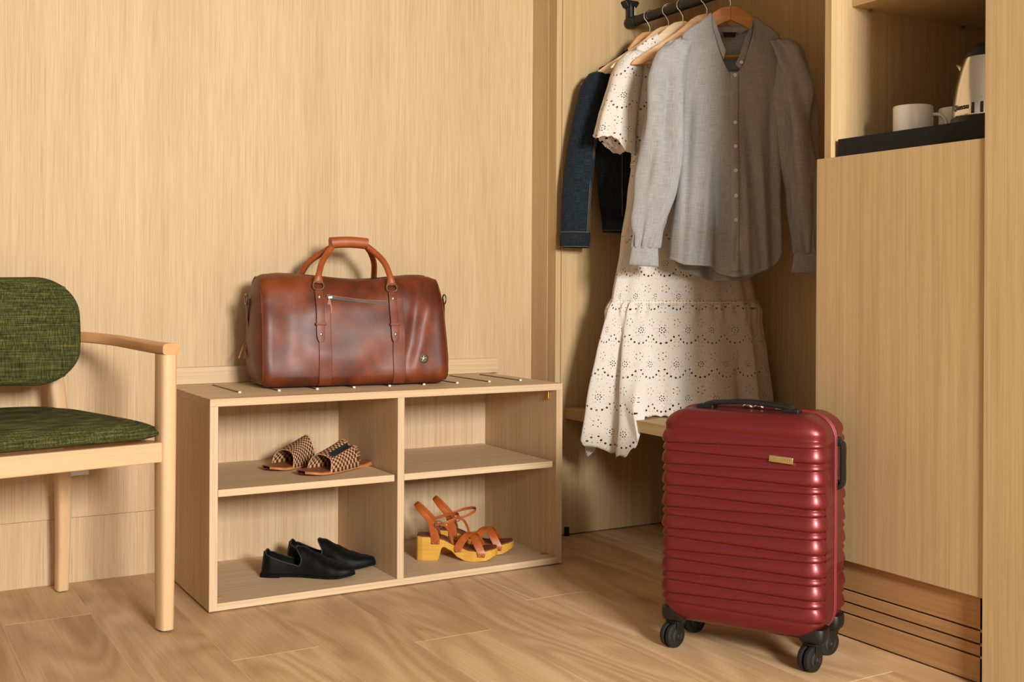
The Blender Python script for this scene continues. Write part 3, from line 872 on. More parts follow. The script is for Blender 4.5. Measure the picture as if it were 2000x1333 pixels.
SL_W = [(0, .004), (.02, .016), (.07, .026), (.15, .0305), (.35, .029), (.5, .034), (.68, .0435), (.8, .0455), (.9, .041), (.95, .034), (.98, .025), (1, .013)]
def slide(label, heel, ang, mirror, fold):
    o = thing('slide_sandal', label, 'shoe', heel, ang, 'woven leather slides')
    L = .258; bd = lambda t: mirror * .009 * sin(pi * t) ** 2
    ris = lambda t: .009 * (1 - sm(t, 0, .3)) * .5 + .004 * sm(t, .85, 1)
    sole_mesh(L, SL_W, .0035, .0085, bd, ris, grow=1.02).build('outsole', 'slide_sole', o, smooth=True, merge=.0002)
    sole_mesh(L, SL_W, .0085, .0105, bd, ris, grow=.96).build('footbed', MAT['slide_bed'], o, smooth=True, merge=.0002)
    MB().prism([(.004, -.016), (0, 0), (.004, .016), (.03, .026), (.06, .026), (.06, -.026), (.03, -.026)], lambda a, c, t: (a, c, t), 0, .0085).build('heel', 'slide_sole', o, bevel=.001)
    def strap(u, v):
        al = lerp(-pi / 2, pi / 2, u)
        c = cos(al)
        tb = .34 + .08 * c - .05 * sin(al) * mirror; tf = .765 - .045 * c
        t = lerp(tb, tf, v)
        w_ = outline(t, SL_W) * 1.0
        h = lerp(.076, .044, v)
        if fold: h *= 1 - .22 * exp(-((u - .62) / .10) ** 2) * (1 - v * .6)
        y = w_ * math.copysign(abs(sin(al)) ** .75, sin(al)); z = .007 + ris(t) + h * c ** .7
        return V((t * L, y + bd(t), z)), (u * .15, v * .10)
    st_ = MB().grid(41, 25, strap).build('woven_upper', 'weave', o, smooth='all', solid=.003)
    if fold:
        def dark(u, v):
            p, uv = strap(lerp(.55, .72, u), v * .9)
            n = p - V((p.x, bd(p.x / L), .01)); n.normalize()
            return p + n * (.0022 + .0012 * sin(u * 40))
        MB().grid(24, 20, dark).build('dark_fold', 'weave_dark', o, smooth='all', solid=.002)
    rg = random.Random(3)
    fr = MB()
    for k in range(22):
        u = .04 + .92 * k / 21
        p, _ = strap(u, 0)
        q_ = p + V((-.007 - .005 * rg.random(), .003 * (rg.random() - .5), .003 * rg.random()))
        fr.tube([p, q_], [.0012, .0007], 5)
    fr.build('fringe', 'fringe', o, smooth=True)
    MB().tube([strap(k / 40, 1)[0] for k in range(41)], .0014, 6).build('front_edge', 'fringe', o, smooth=True)
    return o
slide('woven slide with a dark green fold, toe towards the front edge of the shelf', (1.290, 3.012, .307), pi + .40, 1, True)
slide('woven slide tucked behind, its heel hidden by the other slide', (1.236, 3.128, .307), pi + .37, -1, False)

CL_W = [(0, .016), (.02, .023), (.08, .0285), (.2, .030), (.4, .030), (.55, .036), (.7, .0425), (.82, .0425), (.92, .034), (.97, .024), (1, .008)]
def clog(label, heel, ang, mirror):
    o = thing('clog_sandal', label, 'shoe', heel, ang, 'wooden block heel sandals')
    L = .236; bd = lambda t: mirror * .008 * sin(pi * t) ** 2
    zt = [(0, .071), (.15, .069), (.3, .062), (.5, .042), (.65, .031), (.8, .029), (1, .036)]
    zb = [(0, .0), (.262, .0), (.285, .012), (.31, .037), (.34, .040), (.42, .030), (.52, .010), (.6, .001), (.72, 0), (.85, .003), (1, .018)]
    m = MB(); n = 90
    top = lambda v: curve1(zt, v); bot = lambda v: curve1(zb, v)
    ww = lambda v: outline(v, CL_W)
    tap = lambda v, z: 1 - .10 * (1 - sm(v, .22, .3)) * (1 - z / .07)
    m.grid(7, n, lambda u, v: V((v * L, (2 * u - 1) * ww(v) + bd(v), top(v))))
    m.grid(7, n, lambda u, v: V((v * L, (2 * u - 1) * ww(v) * tap(v, 0) + bd(v), bot(v))))
    for sg in (-1, 1):
        m.grid(4, n, lambda u, v: V((v * L, sg * ww(v) * tap(v, lerp(bot(v), top(v), u)) + bd(v), lerp(bot(v), top(v), u))))
    m.grid(7, 4, lambda u, v: V((0, (2 * u - 1) * ww(0) * tap(0, v * .071) + bd(0), v * top(0))))
    m.grid(7, 4, lambda u, v: V((L, (2 * u - 1) * ww(1) + bd(1), lerp(bot(1), top(1), v))))
    m.build('wooden_platform', 'clogwood', o, smooth=True, merge=.0002, bevel=.0015)
    MB().grid(7, 60, lambda u, v: V((lerp(.01, .99, v) * L, (2 * u - 1) * ww(lerp(.01, .99, v)) * .93 + bd(v), top(lerp(.01, .99, v)) + .0006))).build('footbed', 'brown_in', o, smooth=True, solid=.002, offset=1)
    def edge(t, sg, up_=.0, out=.0):                          # a spot on the platform's flank
        return V((t * L, sg * (ww(t) + .0012 + out) + bd(t), top(t) - .006 + up_))
    def riv(p, sg):
        MB().lathe([(.0026, -.001), (.0026, .001), (.0014, .002), (.0001, .0023)], 10, (p.x, p.y, p.z), 'Y').build('rivet', 'pewter', o, smooth=True) if sg < 0 else MB().lathe([(.0001, -.0023), (.0014, -.002), (.0026, -.001), (.0026, .001)], 10, (p.x, p.y, p.z), 'Y').build('rivet', 'pewter', o, smooth=True)
    # crossed toe straps
    for t0, t1, hgt, k in ((.52, .80, .060, 0), (.80, .54, .056, 1)):
        a = edge(t0, -1); c = edge(t1, 1)
        mid = V(((a.x + c.x) / 2, bd((t0 + t1) / 2), top(.66) + hgt - .018))
        pts = spline([a + V((0, 0, -.008)), a + V((0, -.0005, .006)), lerp(a, mid, .55) + V((0, -.010, .012)), mid + V((0, 0, .003 + .002 * k)), lerp(c, mid, .55) + V((0, .010, .012)), c + V((0, .0005, .006)), c + V((0, 0, -.008))], 26)
        MB().ribbon(pts, V((1, (t1 - t0) * -.4, 0)), [.021] * 3 + [.023] * 21 + [.021] * 3, .0024).build('toe_strap', 'sandal', o, smooth=True)
        for q_, sg in ((a, -1), (c, 1)):
            for dx in (-.0065, .0065):
                riv(q_ + V((dx, sg * .0012, -.005)), sg)
    # heel strap: sides rise to a loop behind the ankle
    for sg in (-1, 1):
        a = edge(.235, sg)
        pts = spline([a + V((0, 0, -.010)), a + V((-.001, 0, .010)), V((.042, sg * .031 + bd(.2), .112)), V((.018, sg * .0275, .140)), V((.002, sg * .014, .158)), V((-.003, 0, .163))], 24)
        wl = [lerp(.026, .015, sm(k, 4, 12)) for k in range(25)]
        rf = [V((1, 0, .1)).lerp(V((.75, 0, .65)), sm(k, 6, 20)) for k in range(25)]
        MB().ribbon(pts, rf, wl, .0026).build('heel_strap', 'sandal', o, smooth=True)
        for dx in (-.0075, .0075):
            riv(a + V((dx, sg * .0014, -.006)), sg)
    # ankle strap with its buckle
    pts = spline([V((.05, .030 + bd(.2), .112)), V((.085, .034, .122)), V((.112, .022, .128)), V((.122, 0, .128)), V((.112, -.022, .122)), V((.085, -.034, .112)), V((.058, -.0335 + bd(.2), .106)), V((.048, -.032 + bd(.2), .104))], 30)
    MB().ribbon(pts, (0, 0, 1), .0085, .002).build('ankle_strap', 'sandal', o, smooth=True)
    c = V((.066, -.036, .108))
    rec = spline([c + V((-.008, 0, -.0075)), c + V((.008, 0, -.0075)), c + V((.008, 0, .0075)), c + V((-.008, 0, .0075))], 20, True)
    MB().tube(rec, .0014, 6, closed=True).build('buckle', 'pewter', o, smooth=True)
    pts = spline([c + V((.004, 0, 0)), c + V((.02, -.002, -.004)), V((.098, -.030, .082)), V((.106, -.024, .05))], 14)
    MB().ribbon(pts, (.8, 0, .6), .0075, .0018).build('strap_end', 'sandal', o, smooth=True)
    return o
clog('yellow wooden heeled sandal with crossed tan straps, nearer the bench front', (1.437, 2.998, .0225), -.53, 1)
clog('yellow wooden heeled sandal with tan straps, half behind its twin', (1.524, 3.053, .0225), -.54, -1)

# ================================================================== RED SUITCASE
e1 = V((.485, -.875, 0)).normalized()
SA = atan2(e1.y, e1.x)
sc0 = V((1.701, 1.91, 0)) + e1 * .007
su = thing('suitcase', 'dark red ribbed hard-shell cabin suitcase standing on the floor', 'suitcase', tuple(sc0), SA)
SW, SZ0, SZ1, SYF, SYB = .186, .066, .546, -.027, .182      # half width, bottom, top, front and back planes
SZC, SHH = (SZ0 + SZ1) / 2, (SZ1 - SZ0) / 2
YM = (SYF + SYB) / 2 - .002
PER = .0486
def ridge(x, z):
    """two families of grooves, crossing slowly, leave wedge-shaped ribs"""
    u = clamp((x + SW) / (2 * SW))
    zz = (.4995 - .0055 * u - z) / PER
    if zz < 0:
        return .0030 * sm(-zz, 0, .5) * (1 - sm(-zz, .45, .95)) - .0034 * (1 - sm(-zz, 0, .3))
    fade = sm(z, SZ0 + .028, SZ0 + .05)
    k = math.floor(zz); f = zz - k
    split = .66 - .36 * u
    if f < split: g, w_ = f / split, split
    else: g, w_ = (f - split) / (1 - split), 1 - split
    rib = sin(pi / 2 * g ** .8) * (1 - g ** 9)
    return fade * ((.0046 + .0066 * w_) * rib - .0046)
def shell(front):
    m = MB(); n = 97
    D = (YM - SYF) if front else (SYB - YM)
    R2 = .034; r0 = .80
    def pt(s, t):
        rho = max(abs(s), abs(t))
        x, z = rr(s, t, SW, SHH, .058)
        k = clamp((rho - r0) / (1 - r0))
        d = D - R2 * (1 - sqrt(max(0, 1 - k ** 2.2)))
        return x, z, d, k
    def face(u, v):
        s = 2 * u - 1; t = 2 * v - 1
        # crowd samples towards the rim
        s = math.copysign(abs(s) ** .85, s)
        x, z, d, k = pt(s, t)
        h = ridge(x, z + SZC)
        nx = x / SW * k
        y = d + h * (1 - .6 * k)
        out = 1 + h * k / SW
        return V((x * out, (YM - y) if front else (YM + y), z + SZC))
    m.grid(n, 241, face)
    # rim band from the roll-over back to the seam
    P = 400
    def rim(u, v):
        a = u * 4; i = int(a) % 4; f = a - int(a)
        if i == 0: s, t = 2 * f - 1, -1
        elif i == 1: s, t = 1, 2 * f - 1
        elif i == 2: s, t = 1 - 2 * f, 1
        else: s, t = -1, 1 - 2 * f
        x, z, d, k = pt(s, t)
        h = ridge(x, z + SZC) * (1 - v * .9)
        dd = lerp(d, .0045, v)
        o_ = 1 + h / SW
        return V((x * o_, (YM - dd) if front else (YM + dd), z + SZC))
    m.grid(P, 8, rim, cu=True)
    return m.build('front_shell' if front else 'back_shell', 'red', su, smooth='all', merge=.0012)
shell(True); shell(False)
loop = []
for k in range(160):
    a = k / 160 * 4; i = int(a); f = a - i
    s, t = [(2 * f - 1, -1), (1, 2 * f - 1), (1 - 2 * f, 1), (-1, 1 - 2 * f)][i]
    x, z = rr(s, t, SW + .0005, SHH + .0005, .058)
    loop.append((x, YM, z + SZC))
MB().tube(loop, [(.0052, .0032)] * 160, 10, closed=True, ref=(0, 1, 0)).build('zip_band', 'red_zip', su, smooth=True)
MB().tube([(x * 1.002, y, (z - SZC) * 1.002 + SZC) for x, y, z in loop], [(.0016, .0036)] * 160, 8, closed=True, ref=(0, 1, 0)).build('zip_teeth', 'red_zip', su, smooth=True)
# top carry handle
hp = spline([(-.098, .045, SZ1 + .002), (-.094, .045, SZ1 + .010), (-.06, .045, SZ1 + .015), (0, .045, SZ1 + .0185), (.06, .045, SZ1 + .015), (.094, .045, SZ1 + .010), (.098, .045, SZ1 + .002)], 30)
hd = MB().tube(hp, [(.0145, .0055)] * 31, 16, ref=(0, 1, 0), square=4).build('top_handle', 'black', su, smooth=True)
for sg in (-1, 1):
    MB().box(sg * .098 - .020, sg * .098 + .020, .03, .06, SZ1 - .002, SZ1 + .0085).build('handle_mount', 'black', hd, bevel=.003)
for dx in (-.012, .014):                                      # zip sliders
    MB().tube(spline([(dx - .010, YM - .002, SZ1 + .004), (dx - .004, YM - .006, SZ1 + .0075), (dx + .004, YM - .006, SZ1 + .0075), (dx + .010, YM - .002, SZ1 + .004)], 10), (.003, .0016), 8).build('zip_slider', 'chrome', su, smooth=True)
MB().box(.052, .066, YM - .004, YM + .012, SZ1 - .001, SZ1 + .005).build('lock', 'steel', su, bevel=.002)
# side handle
sh = MB().tube(spline([(SW - .002, .09, .385), (SW + .012, .09, .392), (SW + .013, .09, .44), (SW + .012, .09, .478), (SW - .002, .09, .485)], 24), [(.013, .0052)] * 25, 14, ref=(0, 1, 0), square=4).build('side_handle', 'black', su, smooth=True)
MB().box(SW - .004, SW + .006, .074, .106, .378, .398).build('handle_mount', 'black', sh, bevel=.003)
MB().box(SW - .004, SW + .006, .074, .106, .474, .494).build('handle_mount', 'black', sh, bevel=.003)
# name plate with worn relief lettering
px, pz = .098, .452
py = SYF - .0035
npl = MB().tube([(px - .026, py + .003, pz + .0016), (px + .026, py + .003, pz - .0016)], [(.0075, .0042)] * 2, 16, ref=(0, 0, 1), square=5).build('name_plate', 'plate', su, smooth=True, bevel=.001)
for k in range(9):
    x = px - .02 + k * .005
    if k == 3: continue
    MB().box(x - .0014, x + .0014, py - .0019, py - .001, pz - .0024, pz + .0024).build('relief_letter', 'brass', npl, bevel=.0004, seg=1)
# wheel housings and twin-cheek castors
for sg in (-1, 1):
    for yy, fr in ((.012, 1), (.142, -1)):
        xx = sg * .158
        hs = MB()
        prof = [(.55, .094), (.96, .092), (1.0, .086), (1.0, .072), (.93, .064), (.80, .0605), (.3, .0600)]
        def hous(u, v):
            th = 2 * pi * u
            c, s_ = cos(th), sin(th); e = 2 / 3.5
            r, z = prof[int(v * 6 + .5)]
            return V((xx + .0305 * r * math.copysign(abs(c) ** e, c), yy + .004 * fr + .030 * r * math.copysign(abs(s_) ** e, s_), z))
        hs.grid(32, 7, hous, cu=True)
        hs.cap([len(hs.v) - 32 + i for i in range(32)]); hs.cap([i for i in range(32)], True)
        hs.build('corner_guard', 'black', su, smooth=True)
        cast = MB().lathe([(.018, .053), (.0215, .056), (.0225, .0605)], 24, (xx, yy, 0)).build('castor', 'black', su, smooth=True)
        # trail direction
        td = V((-.35, -.94, 0)) if fr > 0 else V((-.5, -.8, 0)); td.normalize()
        ax = V((td.y, -td.x, 0)) * (-1)
        wc = V((xx, yy, .0282)) + td * .012
        Mx = Matrix((td, ax, V((0, 0, 1)))).transposed()
        wh = MB()
        for side in (-1, 1):
            prof = [(.008, -.006), (.0225, -.0062), (.0274, -.0045), (.0282, -.0015), (.0282, .0015), (.0274, .0045), (.0225, .0062), (.008, .006)]
            b0 = len(wh.v)
            wh.lathe(prof, 32, (0, 0, 0), 'Y')
            for i in range(b0, len(wh.v)):
                q = V(wh.v[i]) + V((0, side * .0085, 0)); wh.v[i] = tuple(Mx @ q + wc)
        wh.build('wheel', 'rubber', cast, smooth=True)
        for side in (-1, 1):
            fk = MB(); poly = [(-.010, .058), (.012, .058), (.016, .045), (.0135, .02)]
            poly = [(-.013, .060), (.014, .060), (.004, .040), (.0085, .026), (.007, .017), (0, .0135), (-.007, .017), (-.0085, .026)]
            fk.prism([(a, c) for a, c in poly], lambda a, c, t: Mx @ V((a + (.0 if c < .05 else -.012), t, c - .0282)) + wc, side * .0155, side * .0185)
            fk.build('fork', 'black', cast, bevel=.001)
            hb = MB().lathe([(.0150, 0), (.0150, .001), (.0125, .0015), (.004, .0018), (.0038, .004), (.0001, .0044)] if side > 0 else [(.0001, -.0044), (.0038, -.004), (.004, -.0018), (.0125, -.0015), (.0150, -.001), (.0150, 0)], 20, (0, 0, 0), 'Y')
            hb.v = [tuple(Mx @ (V(p) * V((1, -1, 1)) if False else V((p[0], -p[1], p[2]))) + V((0, 0, 0)) + wc + ax * side * .0150) for p in hb.v]
            hb.build('hub_cap', 'hub', cast, smooth=True)

# ================================================================== TRAY, CUPS, KETTLE IN THE NICHE
ZC = 1.131
ty = thing('serving_tray', 'black rectangular serving tray in the cabinet niche', 'tray', (2.20, 1.744, ZC))
MB().box(-.15, .15, -.212, .212, 0, .007).build('base', 'tray', ty, bevel=.001)
for nm, bx in (('front_wall', (-.15, -.144, -.212, .212)), ('back_wall', (.144, .15, -.212, .212)), ('end_wall', (-.144, .144, -.212, -.206)), ('end_wall', (-.144, .144, .206, .212))):
    MB().box(*bx, .0065, .0475).build(nm, 'tray', ty, bevel=.001)
def mug(label, x, y, r, h, ang):
    m = thing('mug', label, 'mug', (x, y, ZC + .007), ang, 'white mugs on the tray')
    MB().lathe([(r * .55, 0), (r * .82, .001), (r * .94, .008), (r, .022), (r, h - .002), (r - .001, h), (r - .003, h), (r - .004, h - .003), (r - .004, .024), (r * .8, .008), (.001, .006)], 48, caps=False).build('cup', 'white', m, smooth=True)
    MB().tube(spline([(r - .003, 0, h * .80), (r + .014, 0, h * .79), (r + .026, 0, h * .66), (r + .028, 0, h * .46), (r + .018, 0, h * .27), (r - .002, 0, h * .22)], 24), [(.0065, .0045)] * 25, 14, ref=(0, 1, 0)).build('handle', 'white', m, smooth=True)
    return m
mug('white mug with its handle showing, left on the black tray', 2.145, 1.814, .045, .108, radians(-58))
mug('white mug half hidden beside the kettle', 2.275, 1.795, .041, .112, radians(60))
kt = thing('electric_kettle', 'polished steel electric kettle with black lid on the tray', 'kettle', (2.165, 1.622, ZC + .007))
MB().lathe([(.070, 0), (.082, .002), (.085, .018), (.084, .046), (.080, .058)], 56).build('base', 'black', kt, smooth=True)
MB().lathe([(.0765, .057), (.0785, .060), (.0785, .068), (.077, .088), (.072, .125), (.064, .160), (.056, .186), (.0535, .192)], 64).build('body', 'chrome', kt, smooth=True)
MB().lathe([(.0545, .191), (.052, .199), (.043, .212), (.028, .222), (.012, .227), (.001, .228)], 48).build('lid', 'black', kt, smooth=True)
MB().tube(spline([(.055, -.01, .20), (.085, -.03, .205), (.112, -.045, .17), (.116, -.048, .11), (.098, -.04, .055)], 20), [(.012, .009)] * 21, 14, ref=(0, 1, 0)).build('handle', 'black', kt, smooth=True)
MB().tube(spline([(.0, .062, .165), (0, .072, .180), (0, .082, .188)], 6), [(.016, .010), (.014, .009), (.013, .008), (.012, .007), (.011, .006), (.010, .005), (.009, .004)], 14, ref=(1, 0, 0)).build('spout', 'chrome', kt, smooth=True)
fd = bpy.data.curves.new('brand_lettering', 'FONT'); fd.body = 'Qhassu'; fd.size = .0165; fd.extrude = .0002; fd.align_x = 'CENTER'; fd.offset = .0004
tmp = bpy.data.objects.new('tmp_text', fd); COL.objects.link(tmp)
dg = bpy.context.evaluated_depsgraph_get(); dg.update()
tme = bpy.data.meshes.new_from_object(tmp.evaluated_get(dg)); bpy.data.objects.remove(tmp)
th0 = radians(166)                                            # direction the lettering faces
for vtx in tme.vertices:
    a = th0 + vtx.co.x / .079
    r = .0788 + vtx.co.z
    vtx.co = (r * cos(a), r * sin(a), .0735 + vtx.co.y)
tme.materials.clear(); tme.materials.append(MAT['black'])
for ad in (191, 205):  # two narrow arched dark grey pieces low on the kettle body
    a0 = radians(ad)
    MB().grid(7, 9, lambda u, v: V(((.0786 - .0035 * sm(v, .2, 1)) * cos(a0 + (u - .5) * .085 * min(1, 3.5 * (1.02 - v))), (.0786 - .0035 * sm(v, .2, 1)) * sin(a0 + (u - .5) * .085 * min(1, 3.5 * (1.02 - v))), lerp(.062, .097, v)))).build('arched_inset', 'hub', kt, smooth=True, solid=.0015)
to = bpy.data.objects.new('lettering', tme); COL.objects.link(to); to.parent = kt

# ================================================================== GREY SHIRT
shirt = thing('grey_shirt', 'grey linen long-sleeved blouse buttoned on the front hanger', 'shirt', (XR, YS, 0), -AS)
def sh_w(z): return curve1([(.84, .172), (.95, .168), (1.1, .158), (1.25, .152), (1.4, .150), (1.48, .146), (1.60, .146)], z)
def sh_c(z): return -.010 * (1 - sm(z, .9, 1.3))
def sh_shoulder(s): return hang_top(s) + .006
def sh_fold(s, z):
    k = 1 - sm(z, 1.05, 1.47)
    a = .019 * k
    f = a * (.75 * sin(40 * s + 1.4 + 1.3 * sin(5 * z)) + .45 * sin(77 * s - 2.2 + 3.1 * z)) + .009 * nz(s * 12, z * 4, 3) * (.35 + k)
    f += .006 * exp(-((s + .105 + .05 * (1.3 - z)) / .014) ** 2) * sm(1.46 - z, 0, .2)       # long pleats below the armholes
    f -= .010 * exp(-((s + .125 + .05 * (1.3 - z)) / .012) ** 2) * sm(1.46 - z, 0, .2)
    f -= .012 * exp(-((s - .118 - .03 * (1.3 - z)) / .011) ** 2) * sm(1.46 - z, 0, .15)
    for s0_, sl_, w_, am_, zt_ in ((-.072, .10, .012, .011, 1.36), (-.040, .03, .010, -.009, 1.24), (.040, -.05, .011, .010, 1.30), (.070, -.10, .013, -.011, 1.38), (.096, -.06, .010, .009, 1.34), (-.02, -.10, .008, .006, 1.10), (.026, .10, .009, -.009, 1.06)):
        f += am_ * exp(-((s - s0_ - sl_ * (z - 1.1)) / w_) ** 2) * sm(zt_ - z, 0, .22)
    f -= .008 * exp(-((s - .012 + .12 * (z - 1.0)) / .012) ** 2) * (1 - sm(z, .95, 1.05))
    return f
def sh_y(s, z, front=True):
    w_ = sh_w(z); x = clamp((s - sh_c(z)) / w_, -1, 1)
    top = sh_shoulder(s)
    near = sm(top - z, 0, .09)
    D = lerp(.016, lerp(.036, .052, 1 - sm(z, .9, 1.35)), near)
    e = sqrt(max(0, 1 - abs(x) ** 3))
    y = D * (e * .92 + .08 * (1 - abs(x)))
    y += sh_fold(s if front else -s + .3, z) * e * near
    return -y if front else y * .8 + .006
def neck(s):
    """front neckline height: open stand collar"""
    q = abs(s - .004) / .064
    return 1.452 + .150 * q ** 1.7
def sh_hem(u, front):
    if front: return curve1([(-1, .905), (-.75, .888), (-.3, .884), (-.12, .862), (.1, .852), (.45, .862), (.8, .885), (1, .925)], u)
    return curve1([(-1, .915), (-.7, .868), (-.2, .842), (.3, .842), (.75, .872), (1, .925)], u)
def sheet(front):
    def fn(u, v):
        U = 2 * u - 1
        s0 = U * .146
        zt = sh_shoulder(s0)
        if front and abs(s0 - .004) < .064: zt = min(zt, neck(s0))
        if not front and abs(s0) < .062: zt = min(zt, 1.585 + .02 * (abs(s0) / .062) ** 2)
        z = lerp(zt, sh_hem(U, front), v)
        s = U * sh_w(z) + sh_c(z)
        y = sh_y(s, z, front)
        return V((s, y, z)), (s, z)
    return MB().grid(97, 90, fn)
sheet(True).build('front', 'linen', shirt, smooth='all', solid=.0012)
sheet(False).build('back', 'linen', shirt, smooth='all', solid=.0012)
# hem bands
for front in (True, False):
    pts = []
    for k in range(60):
        U = lerp(-.99, .99, k / 59); z = sh_hem(U, front) + .004; s = U * sh_w(z) + sh_c(z)
        pts.append((s, sh_y(s, z, front) + (-.0008 if front else .0008), z))
    MB().tube(pts, [(.0045, .0011)] * 60, 8, ref=(0, 0, 1)).build('hem', 'linen', shirt, smooth=True)
# yoke seam, placket, buttons
def placket(u, v):
    z = lerp(1.462, .868, v); s = lerp(-.0125, .0125, u) + .006 + .004 * nz(z * 6)
    return V((s, sh_y(s, z) - .0026 - .0008 * sin(pi * u), z)), (s, z)
pk_ = MB().grid(7, 90, placket).build('placket', 'linen', shirt, smooth='all', solid=.001)
for z in (1.452, 1.311, 1.239, 1.167, 1.092, 1.020):
    s = .0075
    bt = MB().lathe([(.0054, -.001), (.0054, .001), (.0046, .0018), (.0036, .0012), (.001, .0012)], 18, (s, sh_y(s, z) - .0045, z), 'Y').build('button', 'button', shirt, smooth=True)
    MB().box(s - .0012, s + .0012, sh_y(s, z) - .0062, sh_y(s, z) - .0056, z - .0005, z + .0005).build('button_thread', 'label', bt)
# collar stand: strip along the neckline, left end standing, right end folded open
def collar_base(t):
    """t in 0..1 from the left front, round the back, to the right front"""
    if t < .36:
        k = t / .36; s = lerp(-.028, -.062, k ** .8)
        return V((s, lerp(-.034, -.012, k) , neck(s)))
    if t > .64:
        k = (1 - t) / .36; s = lerp(.022, .064, k ** .8)
        return V((s, lerp(-.040, -.012, k), neck(s)))
    a = lerp(pi, 0, (t - .36) / .28)
    return V((.063 * cos(a), -.012 + .036 * sin(a), 1.603 - .012 * sin(a)))
def collar(u, v):
    p = collar_base(u)
    up_ = lerp(.0, .026, v)
    if u < .36: return p + V((.002 + .006 * v, -.004, up_)), (u * .3, v * .03)
    if u > .64:
        k = sm(u, .64, .75)
        return p + V((-.014 * v * k, -.006 * k, up_ * lerp(1, .55, k))), (u * .3, v * .03)
    return p + V((0, .002 * v, up_ * .8)), (u * .3, v * .03)
MB().grid(80, 6, collar).build('collar_stand', 'linen', shirt, smooth='all', solid=.0016)
MB().tube([collar(k / 79, 1)[0] for k in range(80)], .0011, 6).build('collar_edge', 'linen', shirt, smooth=True)
p = collar(.97, .5)[0]
MB().lathe([(.0052, -.001), (.0052, .001), (.0044, .0018), (.0034, .0012), (.001, .0012)], 18, p + V((.004, -.004, .002)), 'Y').build('collar_button', 'button', shirt, smooth=True)
MB().grid(9, 4, lambda u, v: V((lerp(-.021, .021, u) * (1 - .22 * v), .0185 - .004 * v, lerp(1.592, 1.577, v)))).build('label_tag', 'label', shirt, solid=.001)
# sleeves: gathered head, full arm, narrow cuff
def sleeve(path, ra, rb, sg, seed, nm, mat, zc0, zc1, n=64, m=80, fold=1.9, parent=None):
    P = spline(path, m - 1)
    def fn(u, v):
        k = v * (m - 1); i = min(int(k + .5), m - 1)
        c = P[i]; th = 2 * pi * u
        a = curve1(ra, v); b_ = curve1(rb, v)
        gather = .10 * (1 - sm(v, .02, .16)) * sin(9 * th) + .12 * sm(v, .84, .99) * sin(10 * th + seed)
        f = .16 * sin(3 * th + 4 * v + seed) * sin(pi * v) + .09 * sin(5 * th - 6 * v + seed * 2) * sin(pi * v) + .16 * nz(cos(th) * 1.5 + seed, sin(th) * 1.5, v * 7)
        r = 1 + fold * (f + gather)
        p = c + V((a * cos(th) * r, b_ * sin(th) * r, 0))
        return p, (u * 2 * pi * .055, p.z)
    return MB().grid(n, m, fn, cu=True).build(nm, mat, parent, smooth='all', solid=.0012)
RA = [(0, .012), (.05, .036), (.14, .045), (.35, .050), (.6, .052), (.8, .048), (.93, .038), (1, .034)]
RB = [(0, .008), (.05, .022), (.14, .031), (.35, .034), (.6, .034), (.8, .028), (.93, .018), (1, .013)]
sleeve([(-.146, -.004, 1.566), (-.176, -.010, 1.524), (-.196, -.020, 1.43), (-.206, -.026, 1.30), (-.216, -.022, 1.15), (-.236, -.012, 1.02), (-.252, -.006, .938)], RA, RB, -1, 1.2, 'sleeve', 'linen', 0, 0, parent=shirt)
sleeve([(.146, -.004, 1.566), (.172, -.010, 1.526), (.188, -.020, 1.43), (.200, -.024, 1.30), (.214, -.016, 1.15), (.226, -.002, 1.02), (.232, .0, .925)], RA, RB, 1, 4.1, 'sleeve', 'linen', 0, 0, parent=shirt)
for (x0_, z0_, x1_, z1_, y_) in ((-.253, .942, -.257, .884, -.006), (.233, .930, .231, .866, .0)):
    c = MB().tube([(lerp(x0_, x1_, k / 6), y_, lerp(z0_, z1_, k / 6)) for k in range(7)], [(.0385 + .001 * k, .0125) for k in range(7)], 40, False, (1, 0, 0))
    c.uv = [(a * .2, b_) for a, b_ in c.uv]
    cf = c.build('cuff', 'linen', shirt, smooth='all', solid=.0022)

# ================================================================== WHITE EYELET DRESS
dress = thing('white_dress', 'white eyelet cotton dress with tiered skirt draped over the low shelf', 'dress', (XR, YD, 0), -AD)
TIER, WAIST = .778, 1.208
def dr_w(z):
    if z > WAIST: return curve1([(WAIST, .148), (1.35, .150), (1.46, .152), (1.6, .152)], z)
    if z > TIER: return curve1([(TIER, .232), (.95, .196), (1.1, .166), (WAIST, .148)], z)
    return curve1([(.25, .296), (.45, .276), (.62, .264), (.74, .250), (TIER, .236)], z)
def dr_c(z): return curve1([(.25, -.012), (.5, -.004), (.8, .006), (1.2, -.02), (1.6, 0)], z)
def dr_d(z): return curve1([(.25, .150), (.5, .120), (TIER, .078), (1.0, .062), (WAIST, .05), (1.4, .045), (1.56, .014)], z)
def dr_fold(th, z):
    lo = 1 - sm(z, .45, .80); md = 1 - sm(z, .85, WAIST + .02)
    f = lo * (.085 * sin(11 * th + .8) + .05 * sin(17 * th + 2 + 2 * z) + .05 * sin(6 * th + 1.1)) + md * (.022 * sin(9 * th + 1) + .02 * sin(15 * th + 3 * z))
    g = exp(-((z - TIER + .02) / .03) ** 2) if z < TIER else 0
    return f + .03 * g * sin(34 * th) + .03 * nz(cos(th) * 2, sin(th) * 2, z * 3)
def dr_pt(th, z):
    w_, d = dr_w(z), dr_d(z)
    r = 1 + dr_fold(th, z)
    s = dr_c(z) + w_ * cos(th) * r
    y = -d * sin(th) * r
    if sin(th) > 0: y -= .075 * (1 - sm(z, .3, .72)) * exp(-((s + .20) / .075) ** 2) * sin(th) ** .5
    return V((s, y, z))
def to_room(p, a, y0): return V((XR + p.x * cos(a) + p.y * sin(a), y0 - p.x * sin(a) + p.y * cos(a), p.z))
NT_ = 260
ARC = [0]
